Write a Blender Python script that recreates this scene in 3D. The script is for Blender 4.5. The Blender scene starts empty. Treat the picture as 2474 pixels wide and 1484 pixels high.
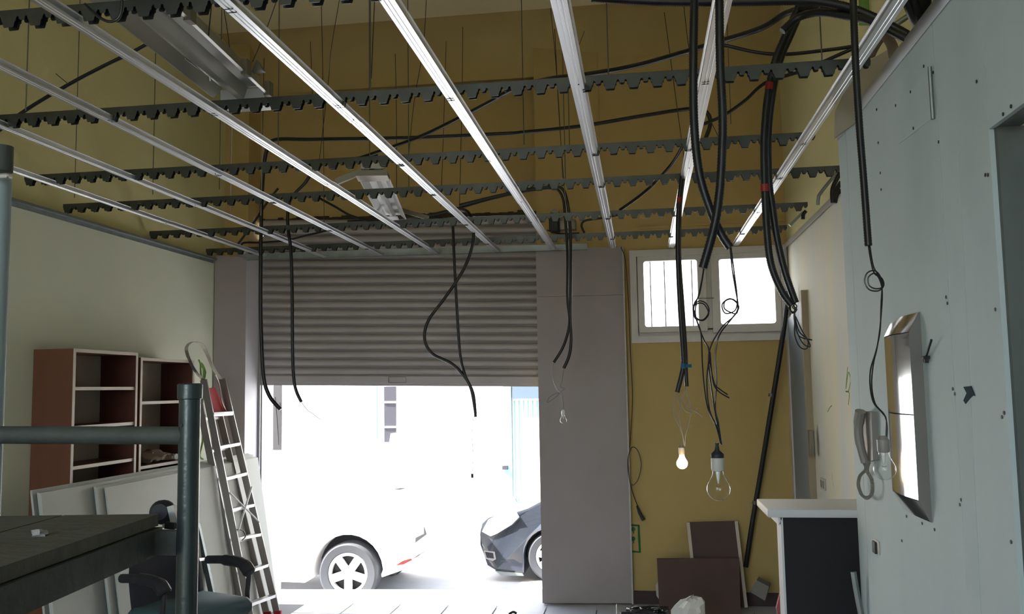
import bpy, math, random
from mathutils import Vector, Matrix
random.seed(7)
# ------------------------------------------------------------------ camera
F = 2150.0; CX, CY = 1237.0, 742.0
def nrm(v): return v.normalized()
Yc = nrm(Vector(((1552-CX)/F, -(932-CY)/F, -1)))
Zc = Vector(((880-CX)/F, -(742-22500-CY)/F, -1)); Zc = nrm(Zc - Zc.dot(Yc)*Yc)
Xc = Yc.cross(Zc)
R = Matrix((Xc, Yc, Zc))
CAM = Vector((0, 0, 1.75))
cam = bpy.data.cameras.new('camera'); co = bpy.data.objects.new('camera', cam)
bpy.context.scene.collection.objects.link(co)
cam.sensor_width = 36.0; cam.lens = F/2474*36.0; cam.clip_start = 0.05; cam.clip_end = 200
co.matrix_world = Matrix.Translation(CAM) @ R.to_4x4()
S = bpy.context.scene; S.camera = co
# ------------------------------------------------------------------ light
w = bpy.data.worlds.new('world'); S.world = w; w.use_nodes = True
nt = w.node_tree; nt.nodes.clear()
sky = nt.nodes.new('ShaderNodeTexSky'); sky.sky_type = 'NISHITA'; sky.sun_disc = False
sky.sun_elevation = math.radians(58); sky.sun_rotation = math.radians(200); sky.air_density = 1.0; sky.dust_density = 2.0
bg = nt.nodes.new('ShaderNodeBackground'); bg.inputs[1].default_value = 1.1
wo = nt.nodes.new('ShaderNodeOutputWorld')
nt.links.new(sky.outputs[0], bg.inputs[0]); nt.links.new(bg.outputs[0], wo.inputs[0])
sl = bpy.data.lights.new('sun', 'SUN'); sl.energy = 42; sl.angle = 0.01; sl.color = (1, .96, .9)
so = bpy.data.objects.new('sun', sl); S.collection.objects.link(so)
so.rotation_euler = Vector((0.60, 0.26, -0.78)).to_track_quat('-Z', 'Y').to_euler()
# added cool fill light, set in an unseen opening behind the camera
al = bpy.data.lights.new('rear_fill', 'AREA'); al.shape = 'RECTANGLE'; al.size = 2.6; al.size_y = 3.2; al.energy = 29; al.color = (.66, .90, 1.0)
ao = bpy.data.objects.new('rear_fill', al); S.collection.objects.link(ao)
ao.location = (-2.0, -3.85, 2.3); ao.rotation_euler = (math.radians(90), 0, 0)
ao.rotation_euler = Vector((0.25, 1, 0.0)).to_track_quat('-Z', 'Z').to_euler()
S.view_settings.view_transform = 'Standard'; S.view_settings.look = 'None'
S.view_settings.gamma = 1; S.view_settings.use_curve_mapping = False
S.view_settings.exposure = 0.0
# ------------------------------------------------------------------ projection helpers: a point of the place on a known plane
def ray(u, v): return R @ Vector(((u-CX)/F, -(v-CY)/F, -1))
def P(u, v, **k):
    (ax, val), = k.items(); i = 'XYZ'.index(ax); d = ray(u, v)
    return CAM + d*((val-CAM[i])/d[i])
YB = 7.436
def yb(x): return YB + 0.07*(x+.1) if x < -.1 else YB
def Pb(u, v, off=0):
    d = ray(u, v); return CAM + d*((YB+.007+off)/(d[1]-.07*d[0]))
# ------------------------------------------------------------------ materials
def mat(name, col, rough=.7, metal=0, col2=None, nscale=6, amt=.5, bump=0, bscale=60, stretch=(1,1,1), trans=0, alpha=None, emit=0, coat=0, detail=4):
    m = bpy.data.materials.new(name); m.use_nodes = True; n = m.node_tree; b = n.nodes['Principled BSDF']
    b.inputs['Base Color'].default_value = (*col, 1); b.inputs['Roughness'].default_value = rough; b.inputs['Metallic'].default_value = metal
    if trans: b.inputs['Transmission Weight'].default_value = trans
    if coat: b.inputs['Coat Weight'].default_value = coat
    if emit: b.inputs['Emission Color'].default_value = (*col, 1); b.inputs['Emission Strength'].default_value = emit
    if col2 is not None or bump:
        tc = n.nodes.new('ShaderNodeTexCoord'); mp = n.nodes.new('ShaderNodeMapping'); mp.inputs['Scale'].default_value = stretch
        n.links.new(tc.outputs['Object'], mp.inputs[0])
    if col2 is not None:
        t = n.nodes.new('ShaderNodeTexNoise'); t.inputs['Scale'].default_value = nscale; t.inputs['Detail'].default_value = detail; t.inputs['Roughness'].default_value = .6
        cr = n.nodes.new('ShaderNodeValToRGB'); cr.color_ramp.elements[0].position = .5-amt/2; cr.color_ramp.elements[1].position = .5+amt/2
        cr.color_ramp.elements[0].color = (*col, 1); cr.color_ramp.elements[1].color = (*col2, 1)
        n.links.new(mp.outputs[0], t.inputs[0]); n.links.new(t.outputs[0], cr.inputs[0]); n.links.new(cr.outputs[0], b.inputs['Base Color'])
    if bump:
        t2 = n.nodes.new('ShaderNodeTexNoise'); t2.inputs['Scale'].default_value = bscale; t2.inputs['Detail'].default_value = 3
        bp = n.nodes.new('ShaderNodeBump'); bp.inputs['Strength'].default_value = bump; bp.inputs['Distance'].default_value = .01
        n.links.new(mp.outputs[0], t2.inputs[0]); n.links.new(t2.outputs[0], bp.inputs['Height']); n.links.new(bp.outputs[0], b.inputs['Normal'])
    return m
def thin_glass(name, tint=(1,1,1), rough=.0, fac=.08):
    m = bpy.data.materials.new(name); m.use_nodes = True; n = m.node_tree; n.nodes.clear()
    o = n.nodes.new('ShaderNodeOutputMaterial'); mx = n.nodes.new('ShaderNodeMixShader')
    t = n.nodes.new('ShaderNodeBsdfTransparent'); t.inputs[0].default_value = (*tint, 1)
    g = n.nodes.new('ShaderNodeBsdfGlossy'); g.inputs['Roughness'].default_value = rough
    f = n.nodes.new('ShaderNodeLayerWeight'); f.inputs[0].default_value = .5; pw = n.nodes.new('ShaderNodeMath'); pw.operation = 'POWER'; pw.inputs[1].default_value = 4; n.links.new(f.outputs['Facing'], pw.inputs[0])
    ad = n.nodes.new('ShaderNodeMath'); ad.operation = 'ADD'; ad.inputs[1].default_value = fac; ad.use_clamp = True
    n.links.new(pw.outputs[0], ad.inputs[0]); n.links.new(ad.outputs[0], mx.inputs[0])
    n.links.new(t.outputs[0], mx.inputs[1]); n.links.new(g.outputs[0], mx.inputs[2]); n.links.new(mx.outputs[0], o.inputs[0])
    return m
M = {}
M['ochre'] = mat('ochre_paint', (.45, .32, .115), .8, col2=(.50, .365, .14), nscale=1.2, bump=.25, bscale=25)
M['olive'] = mat('old_yellow_paint', (.60, .55, .27), .8, col2=(.66, .60, .32), nscale=1.0, bump=.25, bscale=25)
M['ceil'] = mat('ceiling_paint', (.80, .69, .42), .85, col2=(.75, .63, .36), nscale=1.0, bump=.2, bscale=20)
M['cream'] = mat('cream_paint', (.72, .72, .57), .75, col2=(.62, .645, .52), nscale=.9, bump=.12, bscale=18)
M['smear'] = mat('cream_wall_with_filler', (.66, .60, .40), .75, col2=(.55, .56, .54), nscale=1.6, amt=.45, stretch=(1, 1.6, .15), bump=.15, bscale=20)
M['board'] = mat('grey_plasterboard', (.34, .295, .29), .8, col2=(.38, .335, .33), nscale=2, bump=.04, bscale=200)
M['boardw'] = mat('primed_plasterboard', (.46, .555, .575), .7, col2=(.54, .62, .635), nscale=1.3, amt=.6, stretch=(1, 2, .35), bump=.05, bscale=40)
M['patch'] = mat('filler_patch', (.53, .62, .635), .75, col2=(.48, .575, .59), nscale=6)
M['boardedge'] = mat('board_core', (.55, .55, .52), .9, col2=(.40, .40, .38), nscale=20)
M['sheet'] = mat('stacked_board_face', (.52, .53, .49), .8, col2=(.47, .48, .44), nscale=3)
M['galv'] = mat('galvanised_steel', (.80, .82, .85), .36, 1, col2=(.64, .67, .71), nscale=5, amt=.7, stretch=(60, .8, 60), bump=.05, bscale=60)
M['galvd'] = mat('dull_galvanised_steel', (.33, .36, .35), .5, .85, col2=(.24, .27, .27), nscale=12, amt=.5)
M['rod'] = mat('steel_rod', (.12, .115, .10), .45, .6)
M['slat'] = mat('shutter_slat_steel', (.36, .325, .32), .5, .25, col2=(.40, .365, .355), nscale=1.5)
M['slatd'] = mat('shutter_guide_steel', (.28, .27, .27), .5, .5)
M['black'] = mat('black_conduit_plastic', (.006, .006, .007), .4)
M['blackr'] = mat('black_rubber', (.016, .016, .020), .6)
M['wire'] = mat('black_wire_insulation', (.012, .013, .016), .35)
M['gwire'] = mat('grey_wire_insulation', (.22, .22, .25), .4)
M['red'] = mat('red_tape', (.30, .01, .01), .5)
M['redp'] = mat('red_plastic', (.36, .008, .010), .75)
M['blue'] = mat('blue_tape', (.008, .10, .19), .8)
M['navy'] = mat('dark_blue_tape', (.008, .03, .05), .95)
M['white'] = mat('white_plastic', (.48, .47, .44), .45)
M['whitep'] = mat('window_paint', (.66, .63, .60), .55, col2=(.56, .53, .50), nscale=5)
M['alu'] = mat('ladder_aluminium', (.72, .70, .68), .32, .9, col2=(.62, .60, .58), nscale=8, stretch=(4, 4, .5))
M['scaf'] = mat('scaffold_steel', (.055, .07, .072), .30, .6, col2=(.085, .105, .108), nscale=9, amt=.6, bump=.1, bscale=60)
M['scafd'] = mat('weathered_scaffold_steel', (.055, .062, .057), .7, .2, col2=(.09, .10, .09), nscale=14, amt=.6, bump=.25, bscale=50)
M['plank'] = mat('dusty_plank', (.085, .082, .065), .85, col2=(.13, .125, .10), nscale=8, stretch=(1, 4, 1), bump=.4, bscale=30)
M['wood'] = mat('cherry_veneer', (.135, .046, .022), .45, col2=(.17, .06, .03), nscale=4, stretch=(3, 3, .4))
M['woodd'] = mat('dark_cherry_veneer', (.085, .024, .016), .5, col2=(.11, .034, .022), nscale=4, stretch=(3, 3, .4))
M['lip'] = mat('pale_edge_banding', (.58, .50, .41), .5)
M['floor'] = mat('grey_floor_tile', (.50, .51, .54), .5, col2=(.58, .59, .62), nscale=5)
M['grout'] = mat('floor_grout', (.20, .20, .20), .9)
M['fix'] = mat('old_reflector_enamel', (.42, .42, .37), .32, .35, col2=(.32, .31, .27), nscale=4, stretch=(1, .3, 1))
M['fixd'] = mat('fixture_bracket_steel', (.22, .20, .16), .5, .5)
M['fixw'] = mat('fixture_white_enamel', (.75, .75, .74), .4)
M['dark'] = mat('dark_laminate', (.006, .006, .009), .7)
M['ctop'] = mat('counter_white_top', (.62, .64, .66), .4)
M['brown'] = mat('brown_panel', (.062, .032, .027), .6, col2=(.08, .042, .035), nscale=5)
M['bag'] = mat('plastic_bag', (.62, .63, .62), .3, bump=.8, bscale=18)
M['chair'] = mat('chair_fabric', (.022, .022, .032), .8, bump=.2, bscale=200)
M['seat'] = mat('teal_seat_fabric', (.05, .10, .115), .75, bump=.2, bscale=200)
M['green'] = mat('green_marker', (.16, .30, .06), .7)
M['greend'] = mat('dark_green_paint', (.03, .16, .05), .7)
M['lrail'] = mat('ladder_rail_aluminium', (.30, .28, .265), .38, .7)
M['steel'] = mat('polished_steel', (.78, .80, .79), .10, .95, bump=.06, bscale=5)
M['steeld'] = mat('steel_side', (.22, .21, .20), .4, .4)
M['doorg'] = mat('grey_door', (.20, .24, .27), .45, col2=(.26, .31, .35), nscale=2, stretch=(1,1,.4))
M['tan'] = mat('tan_strip', (.34, .28, .19), .7)
M['facade'] = mat('white_render', (.86, .86, .84), .8, col2=(.82, .82, .80), nscale=3)
M['fblue'] = mat('pale_blue_paint', (.13, .25, .28), .8)
M['fdark'] = mat('street_window_glass', (.012, .011, .018), .6)
M['post'] = mat('street_post_steel', (.035, .036, .042), .7)
M['carrier'] = mat('shaded_carrier_steel', (.05, .053, .048), .35, .6, col2=(.075, .08, .075), nscale=12, amt=.5)  # galvanised rails darkened: shade and dim-room reflection put into the colour
M['phone'] = mat('grey_backlit_plastic', (.24, .225, .205), .4)  # backlit shade of the handset put into the colour; also used for grey sockets
M['hard'] = mat('bookcase_hardboard_back', (.36, .31, .27), .7)
M['post2'] = mat('pale_grey_post_steel', (.30, .36, .38), .6, .2)
M['fgrey'] = mat('blue_grey_shutter', (.05, .075, .10), .8)
M['asph'] = mat('sunlit_concrete_road', (.45, .45, .46), .9, col2=(.52, .52, .53), nscale=5)
M['pave'] = mat('pale_pavement', (.62, .62, .60), .9)
M['carw'] = mat('white_car_paint', (.85, .85, .85), .35, coat=.4)
M['carb'] = mat('black_car_paint', (.020, .024, .034), .22, coat=1)
M['tyre'] = mat('tyre_rubber', (.035, .038, .045), .75)
M['arch'] = mat('wheel_arch_plastic', (.02, .02, .025), .9)
M['rim'] = mat('alloy_rim', (.72, .72, .72), .35, .5)
M['glass'] = thin_glass('window_glass', rough=.02)
M['bulb'] = thin_glass('bulb_glass', (.97, .98, .97), 0, .03)
M['lamp'] = mat('lit_bulb_glass', (1, .80, .55), .3, emit=7)
M['rust'] = mat('brown_rag', (.22, .16, .12), .9, col2=(.30, .23, .18), nscale=20, bump=.5, bscale=40)
M['beige'] = mat('beige_boarding', (.42, .37, .29), .8, col2=(.36, .31, .24), nscale=3)
M['rough'] = mat('broken_plaster_edge', (.05, .035, .025), .95, bump=.8, bscale=40)
# ------------------------------------------------------------------ mesh builder
COL = S.collection
class MB:
    def __init__(s): s.v = []; s.f = []
    def add(s, vs, fs):
        o = len(s.v); s.v += [Vector(v) for v in vs]; s.f += [tuple(i+o for i in f) for f in fs]; return s
    def box(s, a, b, bev=0, mtx=None):
        x0, x1 = sorted((a[0], b[0])); y0, y1 = sorted((a[1], b[1])); z0, z1 = sorted((a[2], b[2]))
        if bev <= 0:
            vs = [(x, y, z) for z in (z0, z1) for x, y in ((x0, y0), (x1, y0), (x1, y1), (x0, y1))]
            fs = [(3,2,1,0), (4,5,6,7), (0,1,5,4), (1,2,6,5), (2,3,7,6), (3,0,4,7)]
        else:
            bb = min(bev, (x1-x0)*.45, (y1-y0)*.45, (z1-z0)*.45)
            def oct_(z, i): return [(x0+i+bb, y0+i, z), (x1-i-bb, y0+i, z), (x1-i, y0+i+bb, z), (x1-i, y1-i-bb, z), (x1-i-bb, y1-i, z), (x0+i+bb, y1-i, z), (x0+i, y1-i-bb, z), (x0+i, y0+i+bb, z)]
            vs = oct_(z0, bb*.6)+oct_(z0+bb, 0)+oct_(z1-bb, 0)+oct_(z1, bb*.6)
            fs = [tuple(range(7, -1, -1)), tuple(range(24, 32))]
            for k in range(3): fs += [(k*8+i, k*8+(i+1) % 8, k*8+8+(i+1) % 8, k*8+8+i) for i in range(8)]
        if mtx is not None: vs = [mtx @ Vector(v) for v in vs]
        return s.add(vs, fs)
    def beam(s, a, b, wd, ht, up=(0,0,1)):
        a = Vector(a); b = Vector(b); d = (b-a).normalized(); x = d.cross(Vector(up)).normalized(); u = x.cross(d)
        vs = [p+x*sx*wd/2+u*su*ht/2 for p in (a, b) for sx, su in ((-1,-1), (1,-1), (1,1), (-1,1))]
        return s.add(vs, [(0,1,2,3), (7,6,5,4), (0,4,5,1), (1,5,6,2), (2,6,7,3), (3,7,4,0)])
    def prism(s, pts, d):
        n = len(pts); d = Vector(d); pts = [Vector(p) for p in pts]
        nn = Vector((0,0,0))
        for i in range(n): nn += pts[i].cross(pts[(i+1) % n])
        if nn.dot(d) > 0: pts = pts[::-1]
        vs = pts+[p+d for p in pts]
        return s.add(vs, [tuple(range(n)), tuple(range(2*n-1, n-1, -1))]+[(i, i+n, (i+1) % n+n, (i+1) % n) for i in range(n)])
    def tube(s, pts, r, n=8, cap=True):
        pts = [Vector(p) for p in pts]; rs = r if isinstance(r, (list, tuple)) else [r]*len(pts)
        t0 = (pts[1]-pts[0]).normalized(); a = Vector((0,0,1)) if abs(t0.z) < .9 else Vector((1,0,0)); x = t0.cross(a).normalized()
        vs = []; fs = []
        for i, p in enumerate(pts):
            t = (pts[min(i+1, len(pts)-1)]-pts[max(i-1, 0)])
            if t.length < 1e-9: t = t0
            t.normalize(); x = (x-t*x.dot(t)).normalized(); y = t.cross(x)
            vs += [p+(x*math.cos(2*math.pi*k/n)+y*math.sin(2*math.pi*k/n))*rs[i] for k in range(n)]
        for i in range(len(pts)-1): fs += [(i*n+k, i*n+(k+1) % n, i*n+n+(k+1) % n, i*n+n+k) for k in range(n)]
        if cap: fs += [tuple(range(n-1, -1, -1)), tuple(range(len(vs)-n, len(vs)))]
        return s.add(vs, fs)
    def lathe(s, prof, c, axis=(0,0,1), n=24):
        ax = Vector(axis).normalized(); a = Vector((1,0,0)) if abs(ax.x) < .9 else Vector((0,1,0)); x = ax.cross(a).normalized(); y = ax.cross(x); c = Vector(c)
        vs = []; 
        for r, h in prof: vs += [c+ax*h+(x*math.cos(2*math.pi*k/n)+y*math.sin(2*math.pi*k/n))*max(r, 1e-4) for k in range(n)]
        fs = []
        for i in range(len(prof)-1): fs += [(i*n+k, i*n+(k+1) % n, i*n+n+(k+1) % n, i*n+n+k) for k in range(n)]
        return s.add(vs, fs)
    def build(s, name, m, parent=None, loc=None, angle=35, kind=None):
        me = bpy.data.meshes.new(name)
        org = Vector((0,0,0))
        if parent is not None:
            q = parent
            while q is not None: org += q.location; q = q.parent
        base = org.copy()
        if parent is None:
            if loc is None:
                xs = [v.x for v in s.v]; ys = [v.y for v in s.v]; zs = [v.z for v in s.v]
                loc = Vector(((min(xs)+max(xs))/2, (min(ys)+max(ys))/2, min(zs)))
            base = Vector(loc)
        me.from_pydata([v-base for v in s.v], [], s.f); me.validate()
        import bmesh
        b = bmesh.new(); b.from_mesh(me); bmesh.ops.recalc_face_normals(b, faces=b.faces); b.to_mesh(me); b.free()
        me.polygons.foreach_set('use_smooth', [True]*len(me.polygons)); me.set_sharp_from_angle(angle=math.radians(angle))
        me.materials.append(m)
        o = bpy.data.objects.new(name, me); COL.objects.link(o)
        if parent is None: o.location = base
        else: o.parent = parent
        if kind: o['kind'] = kind
        return o
def thing(name, label, cat, loc, group=None):
    o = bpy.data.objects.new(name, None); COL.objects.link(o); o.location = loc; o.empty_display_size = .1
    o['label'] = label; o['category'] = cat
    if group: o['group'] = group
    return o
def tag(o, label, cat, group=None):
    o['label'] = label; o['category'] = cat
    if group: o['group'] = group
    return o
def st(o): o['kind'] = 'structure'; return o
def spl(pts, sub=6):
    pts = [Vector(p) for p in pts]; out = []
    if len(pts) < 3: sub = 1
    for i in range(len(pts)-1):
        p0 = pts[max(i-1, 0)]; p1 = pts[i]; p2 = pts[i+1]; p3 = pts[min(i+2, len(pts)-1)]
        for k in range(sub):
            t = k/sub
            out.append(.5*((2*p1)+(-p0+p2)*t+(2*p0-5*p1+4*p2-p3)*t*t+(-p0+3*p1-3*p2+p3)*t*t*t))
    out.append(pts[-1]); return out
def px(*l, sub=6): return spl([P(u, v, Y=y) for u, v, y in l], sub)
# ================================================================== ROOM SHELL
XL, XN, XF, ZJ, ZC = -3.55, .89, 1.20, 2.875, 4.85
st(MB().box((-6, -4.2, -.12), (3, 7.2, -.004)).build('floor', M['grout']))
FL = bpy.data.objects['floor']
MB().prism([(XL-.2, 7.2, -.12), (XL-.2, yb(XL)+.5, -.12), (-.9, 7.9, -.12), (1.5, 7.95, -.12), (1.5, 7.2, -.12)], (0, 0, .117)).build('threshold', M['floor'], FL)
tile = None
for i in range(-7, 3):
    for j in range(8):
        x = i*.4; y = 4.4+j*.36
        if tile is None:
            tile = MB().box((x, y, -.006), (x+.39, y+.35, .003), .002).build('tile', M['floor'], FL); t0 = (x, y)
        else:
            c = tile.copy(); COL.objects.link(c); c.parent = FL; c.location = tile.location+Vector((x-t0[0], y-t0[1], random.uniform(-.001, 0)))
def slab(name, pts, z0, z1, m, parent=None):
    o = MB().prism([(x, y, z0) for x, y in pts], (0, 0, z1-z0)).build(name, m, parent); return o
WL = st(slab('wall_left', [(XL-.2, -4), (XL, -4), (XL, 7.3), (XL-.2, 7.3)], 0, ZC, M['olive']))
slab('painted_lining', [(XL, -4), (XL+.02, -4), (XL+.02, 7.16), (XL, 7.16)], 0, 2.87, M['cream'], WL)
# scuffed metal angle along the top of the left lining
o = MB().box((XL+.02, -4, 2.855), (XL+.055, 6.96, 2.87)).box((XL+.02, -4, 2.83), (XL+.024, 6.96, 2.855)).build('trim_1', M['galvd']); st(o)
# back wall
WB = st(slab('wall_back', [(XL-.2, yb(XL)), (-3.34, yb(-3.34)), (-3.34, yb(-3.34)+.5), (XL-.2, yb(XL)+.5)], 0, ZC, M['ochre']))
xr0 = -.846
slab('outer_reveal', [(-3.345, yb(-3.34)+.26), (-3.325, yb(-3.34)+.26), (-3.325, yb(-3.34)+.52), (-3.345, yb(-3.34)+.52)], 0, 3.27, M['facade'], WB)
slab('right_pier', [(xr0, yb(xr0)), (-.30, yb(-.3)), (-.30, yb(-.3)+.5), (xr0, yb(xr0)+.5)], 0, ZC, M['ochre'], WB)
slab('lintel', [(-3.34, yb(-3.34)+.24), (xr0, yb(xr0)+.24), (xr0, yb(xr0)+.5), (-3.34, yb(-3.34)+.5)], 3.27, ZC, M['ochre'], WB)
slab('upper_infill', [(-.30, YB), (1.5, YB), (1.5, YB+.3), (-.30, YB+.3)], 2.87, ZC, M['ochre'], WB)
slab('lower_infill', [(-.30, YB), (1.5, YB), (1.5, YB+.3), (-.30, YB+.3)], 0, 2.12, M['ochre'], WB)
slab('side_infill', [(-.30, YB), (-.06, YB), (-.06, YB+.3), (-.30, YB+.3)], 2.12, 2.87, M['ochre'], WB)
slab('corner_infill', [(1.18, YB), (1.5, YB), (1.5, YB+.3), (1.18, YB+.3)], 2.12, 2.87, M['ochre'], WB)
# ledge over window and rough plaster edge over the shutter
MB().beam((.0, YB-.008, 3.06), (1.19, YB-.008, 3.085), .016, .02).build('ledge', M['ochre'], WB)
mb = MB(); 
for i in range(60):
    x = -3.33+i*(2.46/60); h = random.uniform(.012, .035)
    mb.box((x, yb(x)+.215, 3.255-h*.3), (x+.046, yb(x)+.245, 3.262+h))
e = mb.build('broken_plaster', M['rough'], WB); e['kind'] = 'stuff'
# plasterboard cladding of the two piers
def board(a, b, z0, z1, t=.013, name='plasterboard_panel', m=None, parent=WB):
    a = Vector((a[0], a[1], 0)); b = Vector((b[0], b[1], 0)); d = (b-a).normalized(); nn = Vector((d.y, -d.x, 0))
    return MB().prism([a+Vector((0,0,z0)), b+Vector((0,0,z0)), b+nn*t+Vector((0,0,z0)), a+nn*t+Vector((0,0,z0))], (0,0,z1-z0)).build(name, m or M['board'], parent)
yl = 6.985
board((XL+.02, yl), (-3.325, yl+.16), 0, 2.90)
MB().prism([(-3.325, yl+.15, 0), (-3.325, yb(-3.33)+.235, 0), (-3.34, yb(-3.33)+.235, 0), (-3.34, yl+.15, 0)], (0, 0, 2.95)).build('plasterboard_panel', mat('white_jamb_board', (.66, .64, .68), .7), WB)
A = Pb(1301, 612, -.03); A.x = xr0-.006; A.y = yb(xr0)-.03; B = Pb(1503, 600, -.03)
board((A.x, A.y), (B.x, B.y), .01, 2.50)
board((A.x, A.y), (B.x, B.y), 2.503, 2.905)
MB().beam((B.x+.006, B.y-.02, 0.01), (B.x+.006, B.y-.02, 2.89), .012, .05, (0,1,0)).build('corner_bead', M['boardedge'], WB)
st(slab('baseboard_back', [(B.x+.02, YB-.02), (1.2, YB-.02), (1.2, YB), (B.x+.02, YB)], 0, .10, mat('dark_red_skirting', (.05, .022, .02), .6)))
# far right wall (yellow, with filler smears) and its metal track
WR = st(slab('wall_right', [(XF, 3.6), (XF+.2, 3.6), (XF+.2, YB+.3), (XF, YB+.3)], 2.87, ZC, M['olive']))
slab('painted_lining', [(XF, 3.6), (XF+.2, 3.6), (XF+.2, YB+.1), (XF, YB+.1)], 0, 2.87, M['smear'], WR)
st(MB().box((XF-.03, 3.9, 2.868), (XF, YB, 2.874)).box((XF-.03, 3.9, 2.835), (XF-.027, YB, 2.868)).build('trim_2', M['galv']))
# near right partition: plasterboard panels with open joints, doorway
WN = st(slab('wall_side', [(XN+.014, 4.03), (XF+.1, 4.03), (XF+.1, 4.015), (XN+.014, 4.015)], 0, 2.87, M['boardw']))
def npan(y0, y1, z0, z1): return MB().box((XN, y0, z0), (XN+.013, y1, z1)).build('plasterboard_panel', M['boardw'], WN)
npan(3.885, 4.03, 0, 2.865); npan(2.735, 3.881, 0, 2.865); npan(2.366, 2.731, 0, 2.865); npan(.3, 2.362, 2.385, 2.865); npan(-4, .3, 0, 2.865)
MB().box((XN+.014, -4, 2.385), (XN+.07, 4.0, 2.865)).box((XN+.014, 2.37, 0), (XN+.07, 4.0, 2.385)).build('stud_frame', M['galvd'], WN)
MB().box((XN-.004, -4, 2.868), (XN+.075, 4.03, 2.872)).box((XN-.004, -4, 2.815), (XN-.0025, 4.03, 2.868)).build('top_track', M['galv'], WN)
st(MB().box((XN+.2, .3, 0), (XN+.24, 2.45, 2.42)).box((XN+.0135, 2.35, 0), (XN+.2, 2.368, 2.385)).build('door_2', mat('dark_green_grey_door', (.10, .12, .115), .6, col2=(.14, .16, .15), nscale=3)))
MB().box((XN+.185, .3, .02), (XN+.2, 2.26, 2.16)).build('door_leaf', mat('door_leaf_grey', (.13, .15, .145), .6), bpy.data.objects['door_2'])
# screws, pinholes
mb = MB()
for u, v in ((2232,160),(2255,175),(2200,222),(2164,255),(2118,265),(2207,310),(2122,345),(2127,418),(2129,458),(2360,197),(2443,257),(2424,276),(2387,423),(2381,423),(2286,718),(2289,733),(2405,748),(2302,940),(2307,952),(2426,998),(2421,1008),(2190,1248),(2228,1265),(2258,1280),(2179,1307),(2322,1208),(2319,1220),(2443,1310),(2268,343)):
    p = P(u, v, X=XN-.001); mb.lathe([(.0001, 0), (.005, .0), (.005, -.0015), (.0001, -.0015)], p, (1,0,0), 8)
e = mb.build('screw_head', M['blackr'], WN); e['kind'] = 'stuff'
pt = [P(u, v, X=XN-.001) for u, v in ((2165,262),(2240,172),(2252,286),(2172,348))]
MB().prism(pt, (.0008, 0, 0)).build('filler_patch', M['patch'], WN)
pt = [P(u, v, X=XN-.001) for u, v in ((2290,300),(2312,290),(2370,1484),(2338,1484))]
MB().prism(pt, (.0008, 0, 0)).build('filler_strip', M['patch'], WN)
# ceiling with cove, unseen rear wall with an opening put in for the fill light
st(MB().box((XL-.2, -4.2, ZC), (2.2, 8, ZC+.2)).build('ceiling', M['ceil']))
mb = MB(); rr = .42; prof = [(YB+.3, ZC), (YB+.02, ZC-rr)]+[(YB+.02-rr*(1-math.cos(a)), ZC-rr*(1-math.sin(a))) for a in [math.pi/2*k/8 for k in range(1, 9)]]
mb.prism([(XL, y, z) for y, z in prof], (5.2, 0, 0)); mb.build('cove', M['ochre'], bpy.data.objects['ceiling'])
WV = st(MB().box((XL-.2, -4.2, 0), (-3.4, -4, ZC)).box((-.6, -4.2, 0), (1.5, -4, ZC)).box((-3.4, -4.2, 4.1), (-.6, -4, ZC)).box((-3.4, -4.2, 0), (-.6, -4, .5)).build('wall_rear', M['cream']))
st(MB().box((2.0, -4.2, 0), (2.2, 8, ZC)).box((XN+.24, 2.5, 0), (2.2, 2.6, 2.87)).build('wall_outer', M['olive']))
# ================================================================== WINDOW
def wq(u, v, off=0): return P(u, v, Y=YB-off)
W = MB(); 
x0, x1, z0, z1 = -.076, 1.192, 2.10, 2.872
def frame(mb, x0, x1, z0, z1, wd, y0, y1):
    mb.box((x0, y0, z0), (x0+wd, y1, z1)); mb.box((x1-wd, y0, z0), (x1, y1, z1)); mb.box((x0+wd, y0, z1-wd), (x1-wd, y1, z1)); mb.box((x0+wd, y0, z0), (x1-wd, y1, z0+wd))
frame(W, x0, x1, z0, z1, .055, YB-.03, YB+.10)
for c0, c1 in (((x0+.05, 2.12), (x1-.05, 2.21)), ((x0+.05, 2.79), (x1-.05, 2.85)), ((x0+.05, 2.2), (x0+.085, 2.8)), ((x1-.085, 2.2), (x1-.05, 2.8)), ((.525, 2.2), (.60, 2.8))): W.box((c0[0], YB+.02, c0[1]), (c1[0], YB+.06, c1[1]))
wi = st(W.build('window_1', M['whitep']))
for a, b in (((1539, 618), (1710, 800)), ((1716, 612), (1890, 800))):
    pa = wq(*a); pb = wq(*b); g1 = (1554, 632, 1689, 787) if a[0] < 1600 else (1736, 627, 1875, 781)
    ga = wq(g1[0], g1[1]); gb = wq(g1[2], g1[3])
    s = MB()
    xa, xb, za, zb = pa.x, pb.x, pb.z, pa.z
    s.box((xa, YB-.015, za), (ga.x, YB+.035, zb)).box((gb.x, YB-.015, za), (xb, YB+.035, zb)).box((ga.x, YB-.015, za), (gb.x, YB+.035, gb.z)).box((ga.x, YB-.015, ga.z), (gb.x, YB+.035, zb))
    sash = s.build('sash', M['whitep'], wi)
    for cx_, cz_, sx, sz in ((ga.x, ga.z, 1, -1), (gb.x, ga.z, -1, -1), (ga.x, gb.z, 1, 1), (gb.x, gb.z, -1, 1)):
        r = .022; c = Vector((cx_+sx*r, 0, cz_+sz*r)); q = [Vector((cx_, YB-.012, cz_))]
        for k in range(6):
            t = math.pi/2*k/5; q.append(Vector((c.x-sx*r*math.cos(t), YB-.012, c.z-sz*r*math.sin(t))))
        MB().prism(q, (0, .04, 0)).build('corner_fillet', M['whitep'], sash)
    MB().box((ga.x-.005, YB+.01, gb.z-.005), (gb.x+.005, YB+.014, ga.z+.005)).build('pane', M['glass'], sash)
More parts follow.
